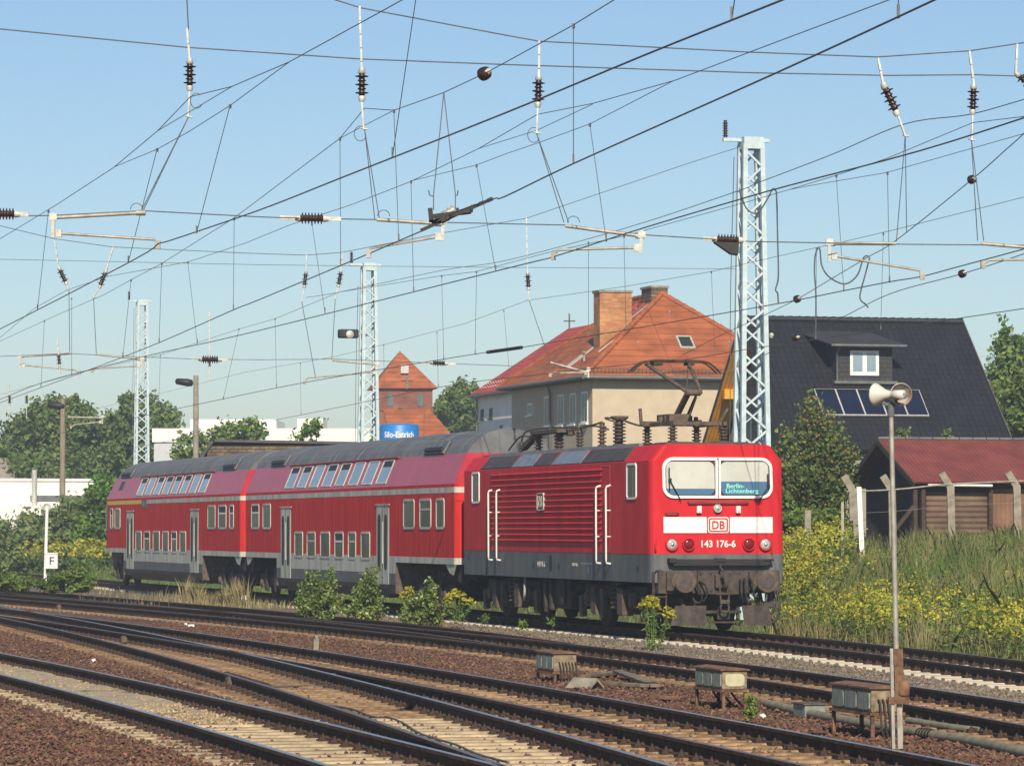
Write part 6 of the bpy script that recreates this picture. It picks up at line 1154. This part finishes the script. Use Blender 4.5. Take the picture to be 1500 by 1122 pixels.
def bush(label, px, pb, Y, bls, n, size, m, seed, k=110, deep=.28, name='bush', cat='bush', group='self-sown bushes along the track', fat=1):      # leaves along many thin twigs
    r = np.random.default_rng(seed); base = at(px, pb, Y); base.z = max(base.z, -.25); t = thing(name, label, cat, base, 0, group); L_ = []; b = MB(); vol = np.array([x[2] * x[3] for x in bls], float); vol /= vol.sum()
    for i in range(k):
        x, y, rx, ry, dy = bls[r.choice(len(bls), p=vol)]; a = r.uniform(0, 6.28); q = r.uniform(.2, 1) ** .5; e = at(x + rx * q * math.cos(a), y - ry * q * math.sin(a), Y + r.normal() * deep); z0 = base + V((r.normal() * .10 + (e.x - base.x) * .45, r.normal() * .12, 0)); c_ = z0.lerp(e, .5) + V((0, 0, .06))
        b.tube([z0, c_, e], [.009 * fat, .006 * fat, .003 * fat], 4); mm = max(6, int(n / k)); f_ = r.random(mm) ** .7; P = np.array(c_)[None] * (1 - f_[:, None]) + np.array(e)[None] * f_[:, None] + r.normal(size=(mm, 3)) * .055 * fat; L_.append(leaves(r, P, size, 1.35))
    npart('crown' if fat > 1 else 'foliage', np.concatenate(L_), 4, m, t); part('trunk' if fat > 1 else 'stem', b, BARK, t)
    if fat > 1:
        am = MB(); am.sphere((0, 0, 0), .038, 0, 8); me = am.mesh('apple', APPLE)
        for i in range(90):
            x, y, rx, ry, dy = bls[r.integers(len(bls))]; q = at(x + rx * r.uniform(-.8, .8), y + ry * r.uniform(-.8, .8), Y - r.uniform(.2, .9)); o = bpy.data.objects.new('apple', me); C.objects.link(o); o.parent = t; o.location = q - base
    return t
APT = bush('apple tree with reddish fruit between locomotive and shed', 1195, 795, 112, [(1192, 660, 44, 46, 0), (1165, 700, 40, 50, 0), (1215, 690, 36, 44, 0), (1190, 605, 18, 30, 0), (1214, 618, 16, 26, 0), (1180, 740, 52, 36, 0), (1230, 645, 24, 26, 0), (1150, 650, 20, 34, 0), (1210, 740, 30, 34, 0), (1142, 745, 22, 40, 0), (1243, 668, 14, 14, 0)], 15000, .105, leaf('apple leaf', (.125, .19, .042), (.22, .275, .08)), 17, 420, .42, 'apple_tree', 'tree', None, 2.4)
GB2 = 'self-sown bushes along the track'
for px, pb, Y, bls, lb, sd, n in ((465, 905, 94, [(455, 862, 18, 28, 0), (482, 850, 12, 26, 0), (470, 886, 30, 18, 0), (440, 885, 18, 14, 0), (458, 836, 7, 12, 0), (492, 878, 14, 16, 0)], 'left bush of the three before the front coach, with two pointed shoots', 41, 4300),
    (537, 908, 92, [(537, 876, 22, 24, 0), (540, 850, 12, 18, 0), (532, 893, 28, 14, 0), (548, 838, 5, 10, 0)], 'middle rounded bush of the three before the front coach', 42, 3600),
    (622, 918, 87, [(622, 886, 20, 24, 0), (628, 862, 9, 16, 0), (605, 898, 20, 16, 0), (640, 895, 16, 18, 0)], 'right bush of the three, half under the locomotive rear end', 43, 3400),
    (98, 868, 124, [(100, 852, 30, 14, 0), (70, 856, 18, 11, 0), (122, 848, 18, 16, 0), (110, 838, 12, 10, 0)], 'broad bush hiding the track at left, below the white box', 44, 4200),
    (20, 862, 126, [(20, 852, 30, 11, 0), (-10, 846, 26, 16, 0), (42, 854, 16, 9, 0)], 'low bush at the left border beside the tracks', 45, 3000)):
    bush(lb, px, pb, Y, bls, int(n * (.95 if Y < 100 else 1.5)), .062 if Y < 100 else .08, LF_B if sd < 44 else LF_M, sd)
# goldenrod
def plume(r, top, h, w_, n=26):
    k = r.random(n); P = np.array(top)[None] + np.stack([r.normal(size=n) * w_ * (1 - .5 * k), r.normal(size=n) * w_ * (1 - .5 * k), -h * .5 + k * h], -1); return leaves(r, P, .05, 1.8)
def stemleaves(r, base, top, n=22, L=.09): k = r.random(n) ** .8; P = np.array(base)[None] * (1 - k[:, None]) + np.array(top)[None] * k[:, None] + r.normal(size=(n, 3)) * .035; return leaves(r, P, L * .35, 4.2)
def goldenrod(label, px, pb, Y, stems, seed, group='goldenrod plants beside the track'):
    r = np.random.default_rng(seed); base = at(px, pb, Y); t = thing('goldenrod', label, 'goldenrod', base, 0, group); F_, L_ = [], []; b = MB()
    for dx, h in stems:
        bs = base + V((dx * .35, RNG.uniform(-.1, .1), 0)); tp = base + V((dx, RNG.uniform(-.1, .1), h)); b.tube([bs, bs.lerp(tp, .5), tp], [.010, .009, .005], 5); L_.append(stemleaves(r, bs, tp - V((0, 0, .06)), 42, .075)); F_.append(plume(r, tp - V((0, 0, .02)), .16, .06, 55))
    part('stem', b, LF_M, t); npart('leaf', np.concatenate(L_), 4, LF_L, t, kind='stuff'); npart('flower', np.concatenate(F_), 4, GOLD, t)
goldenrod('tall flowering goldenrod standing before the locomotive front', 955, 950, 72.5, [(-.10, .92), (-.02, .95), (.05, .91), (-.16, .86), (.10, .85), (.30, .74), (.36, .68)], 51)
goldenrod('flowering goldenrod below the coupling between locomotive and coach', 672, 912, 88, [(-.2, .62), (-.1, .72), (.02, .68), (.12, .62), (.26, .52), (-.28, .55)], 52)
goldenrod('small goldenrod tuft behind the right bush of the three', 598, 905, 92, [(-.1, .6), (0, .7), (.1, .62)], 53)
goldenrod('sparse weed sprouting beside the middle cable box leg', 1098, 1050, 45.3, [(0, .10), (.05, .14), (-.06, .12), (.02, .2)], 54) if False else None
ptree('weed', 'small green weed growing beside the middle cable box', 'weed', 1098, 1049, 45.2, [(1100, 1030, 6, 10, 0), (1098, 1042, 9, 6, 0)], 260, .035, LF_L, 55, trunk=.006, nparts='foliage')
for k, (px, pb, Y) in enumerate(((710, 912, 88), (765, 920, 83.5), (810, 915, 85), (480, 912, 92))):
    ptree('weed', ('tiny weed right of the flowering goldenrod', 'tiny weed in the ballast below the locomotive middle', 'tiny weed below the locomotive front bogie', 'tiny weed at the foot of the left bush')[k], 'weed', px, pb, Y, [(px, pb - 6, 5, 5, 0)], 90, .05, LF_L, 60 + k, trunk=.006, nparts='foliage')
def wild(seed, n, fn, hgt_, wid, mats, label, name, cat):
    r = np.random.default_rng(seed); B = fn(r, n); m = len(B); a = r.uniform(0, 6.28, m); h = hgt_ * r.uniform(.45, 1.25, m); h = h * (np.clip((np.abs((B[:, 0] - O[0]) * TX + (B[:, 1] - O[1]) * TY + np.where(B[:, 1] < O[1], .0016 * (O[1] - B[:, 1]) ** 2, 0)) - 1.6) / 4.5, .38, 1) if name == 'bank_grass' else 1) * (1 + .38 * np.sin(B[:, 0] * 1.9 + B[:, 1] * .7) * np.sin(B[:, 1] * .8 - B[:, 0] * .6) if hgt_ > .5 else 1); ln = r.normal(size=(m, 2)) * .22 * h[:, None]
    dx = np.stack([np.cos(a), np.sin(a), np.zeros(m)], -1) * (wid * r.uniform(.6, 1.3, m) / 2)[:, None]; tip = B + np.stack([ln[:, 0], ln[:, 1], h], -1); md = B * .45 + tip * .55 + np.stack([-ln[:, 0] * .18, -ln[:, 1] * .18, h * .05], -1)
    vs = np.stack([B - dx, B + dx, md + dx * .7, tip, md - dx * .7], 1).reshape(-1, 3); mi = (r.random(m) < .0).astype(int); return nsolo(name, vs, 5, mats, label, cat, kind='stuff')
def bankpts(s0, s1, u0, u1, pxlo=-1e9, pxhi=1e9, pw=1.0):
    def fn(r, n):
        s = r.uniform(s0, s1, n); u = u0 + (u1 - u0) * r.random(n) ** pw; out = []
        for a, b_ in zip(s, u):
            p = tr(a, b_); px = 750 + p.x / p.y * F
            if pxlo < px < pxhi: out.append((p.x, p.y, hgt(a, b_) - .04))
        return np.array(out)
    return fn
def patchy(fn, k, th, inv=False):
    def g(r, n):
        P = fn(r, n).reshape(-1, 3); v = np.sin(P[:, 0] * k + 1.7) * np.sin(P[:, 1] * k * .45 + .6) + .5 * np.sin(P[:, 0] * k * 2.3 + P[:, 1] * k * .9); ok = (v > th) if not inv else (v <= th); return P[ok | (r.random(len(P)) < .12)]
    return g
R1 = bankpts(-24, 45, 2.4, 21, 1120, 1530)
wild(71, 110000, R1, .58, .020, GR_G, 'tall green grass covering the embankment at right', 'bank_grass', 'grass'); wild(72, 90000, patchy(R1, .9, -.15), .62, .016, GR_D, 'dry yellowish grass stalks mixed into the embankment at right', 'dry_grass', 'grass')
wild(73, 26000, bankpts(-5, 120, 2.4, 10, 150, 1140), .45, .03, GR_G, 'green grass beyond and below the train', 'bank_grass', 'grass')
wild(74, 26000, bankpts(95, 190, 3, 30, -40, 180), .6, .05, GR_G, 'green grass on the bank at far left', 'bank_grass', 'grass')
def gold_field(label, fn, n, seed, h=1.05, prob=None, sz=.06):
    r = np.random.default_rng(seed); P = fn(r, n); L_, F_ = [], []
    for q in P:
        hh = h * r.uniform(.7, 1.2); tp = q + np.array([r.normal() * .09, r.normal() * .09, hh]); L_.append(stemleaves(r, q, tp, 22, .12)); k = r.random(16); w_ = .10
        pp = tp[None] + np.stack([r.normal(size=16) * w_, r.normal(size=16) * w_, -.16 + k * .24], -1); F_.append(leaves(r, pp, sz, 1.7))
    L_, F_ = np.concatenate(L_), np.concatenate(F_); vs = np.concatenate([L_, F_]); mi = np.concatenate([np.zeros(len(L_) // 4), np.ones(len(F_) // 4)]); return nsolo('goldenrod_patch', vs, 4, [GR_G, GOLD], label, 'goldenrod', kind='stuff', mi=mi)
def patches(fn, k, sig, n_each):
    def g(r, n):
        c = fn(r, k * 60).reshape(-1, 3)[:k]; P = np.repeat(c, n_each, 0); P = P + np.concatenate([r.normal(size=(len(P), 2)) * np.array([sig, sig * 1.6]) * r.uniform(.4, 1.3, (len(P), 1)), np.zeros((len(P), 1))], 1); out = []
        for q in P:
            dx, dy = q[0] - O[0], q[1] - O[1]; s_, u_ = dx * DX + dy * DY, 0
            for it in range(2):
                b0 = tr(s_, 0); u_ = (q[0] - b0.x) * TX + (q[1] - b0.y) * TY; s_ += (q[0] - b0.x) * DX + (q[1] - b0.y) * DY
            if u_ > 2.6: out.append((q[0], q[1], hgt(s_, u_) - .03))
        return np.array(out).reshape(-1, 3)
    return g
gold_field('yellow goldenrod flowering all along the foot of the right embankment', patches(bankpts(-16, 24, 2.7, 7.0, 1120, 1330, 1.3), 20, .5, 15), 0, 81, .80, sz=.042)
gold_field('tall goldenrod clumps between locomotive front and apple tree', patches(bankpts(2, 26, 5.5, 15, 1128, 1225), 14, .5, 24), 0, 82, 1.25, sz=.05)
gold_field('scattered goldenrod on the embankment right of the loudspeaker pole', patches(bankpts(-24, 6, 2.7, 8, 1320, 1530, 1.6), 12, .42, 13), 0, 83, .8, sz=.045)
r_ = np.random.default_rng(88); P_ = bankpts(-24, 40, 2.9, 20, 1120, 1530)(r_, 2600); cl = []
for q_ in P_:
    m_ = 26; hh_ = r_.uniform(.25, .75); e_ = r_.normal(size=(m_, 3)) * np.array([.16, .16, hh_ * .28]) + np.array([0, 0, hh_ * .55]); cl.append(leaves(r_, q_[None] + e_, .045, 2.2))
nsolo('bank_weeds', np.concatenate(cl), 4, leaf('weed leaf', (.115, .19, .042), (.21, .265, .07), .45), 'low leafy weeds mixed through the grass of the right embankment', 'weeds', kind='stuff')
gold_field('yellow goldenrod mass on the bank at far left', patchy(bankpts(98, 215, 3, 16, -40, 170), .7, -.6), 2400, 84, 1.6, sz=.10)
wild(75, 5200, lambda r, n: np.array([(q.x, q.y, -.2) for q in (atz(max(118, 440 - abs(r.normal()) * 130), r.uniform(858, 892), -.2) for _ in range(n)) if fRb(q.y) + .9 < q.x < tr((q.y - O[1]) / DY, -1.5).x]), .24, .02, GR_D, 'short dry grass in the strip between the tracks at left', 'dry_grass', 'grass')
wild(76, 700, lambda r, n: np.array([tuple(atz(x, 884 + (x - 280) * .06, -.2)) for x in np.concatenate([r.normal(337, 14, n // 2), r.normal(300, 22, n - n // 2)])]), .62, .022, GR_D, 'tuft of tall dry grass beside the kilometre stone', 'dry_grass', 'grass')
# keep smooth normals only on curved parts
ptree('shrub', 'dense hedge under the apple tree beside the locomotive', 'shrub', 1185, 800, 110, [(1160, 775, 30, 24, 0), (1195, 772, 34, 26, .5), (1215, 774, 24, 22, 0), (1145, 750, 18, 26, 1)], 6500, .10, LF_M, 91, trunk=.05, sub=22, nparts='foliage')

# ================================================================ summer haze
HAZE = bpy.data.materials.new('haze'); HAZE.use_nodes = True; t_ = HAZE.node_tree; t_.nodes.remove(t_.nodes['Principled BSDF'])
vp = t_.nodes.new('ShaderNodeVolumePrincipled'); vp.inputs['Color'].default_value = (.84, .92, 1, 1); vp.inputs['Density'].default_value = .0008; vp.inputs['Anisotropy'].default_value = .25
t_.links.new(vp.outputs[0], t_.nodes['Material Output'].inputs['Volume'])
b = MB(); b.box(-760, 760, -230, 800, -1.6, 15.5); solo('haze', b, HAZE, 'thin summer haze over the whole yard', 'haze', kind='stuff')
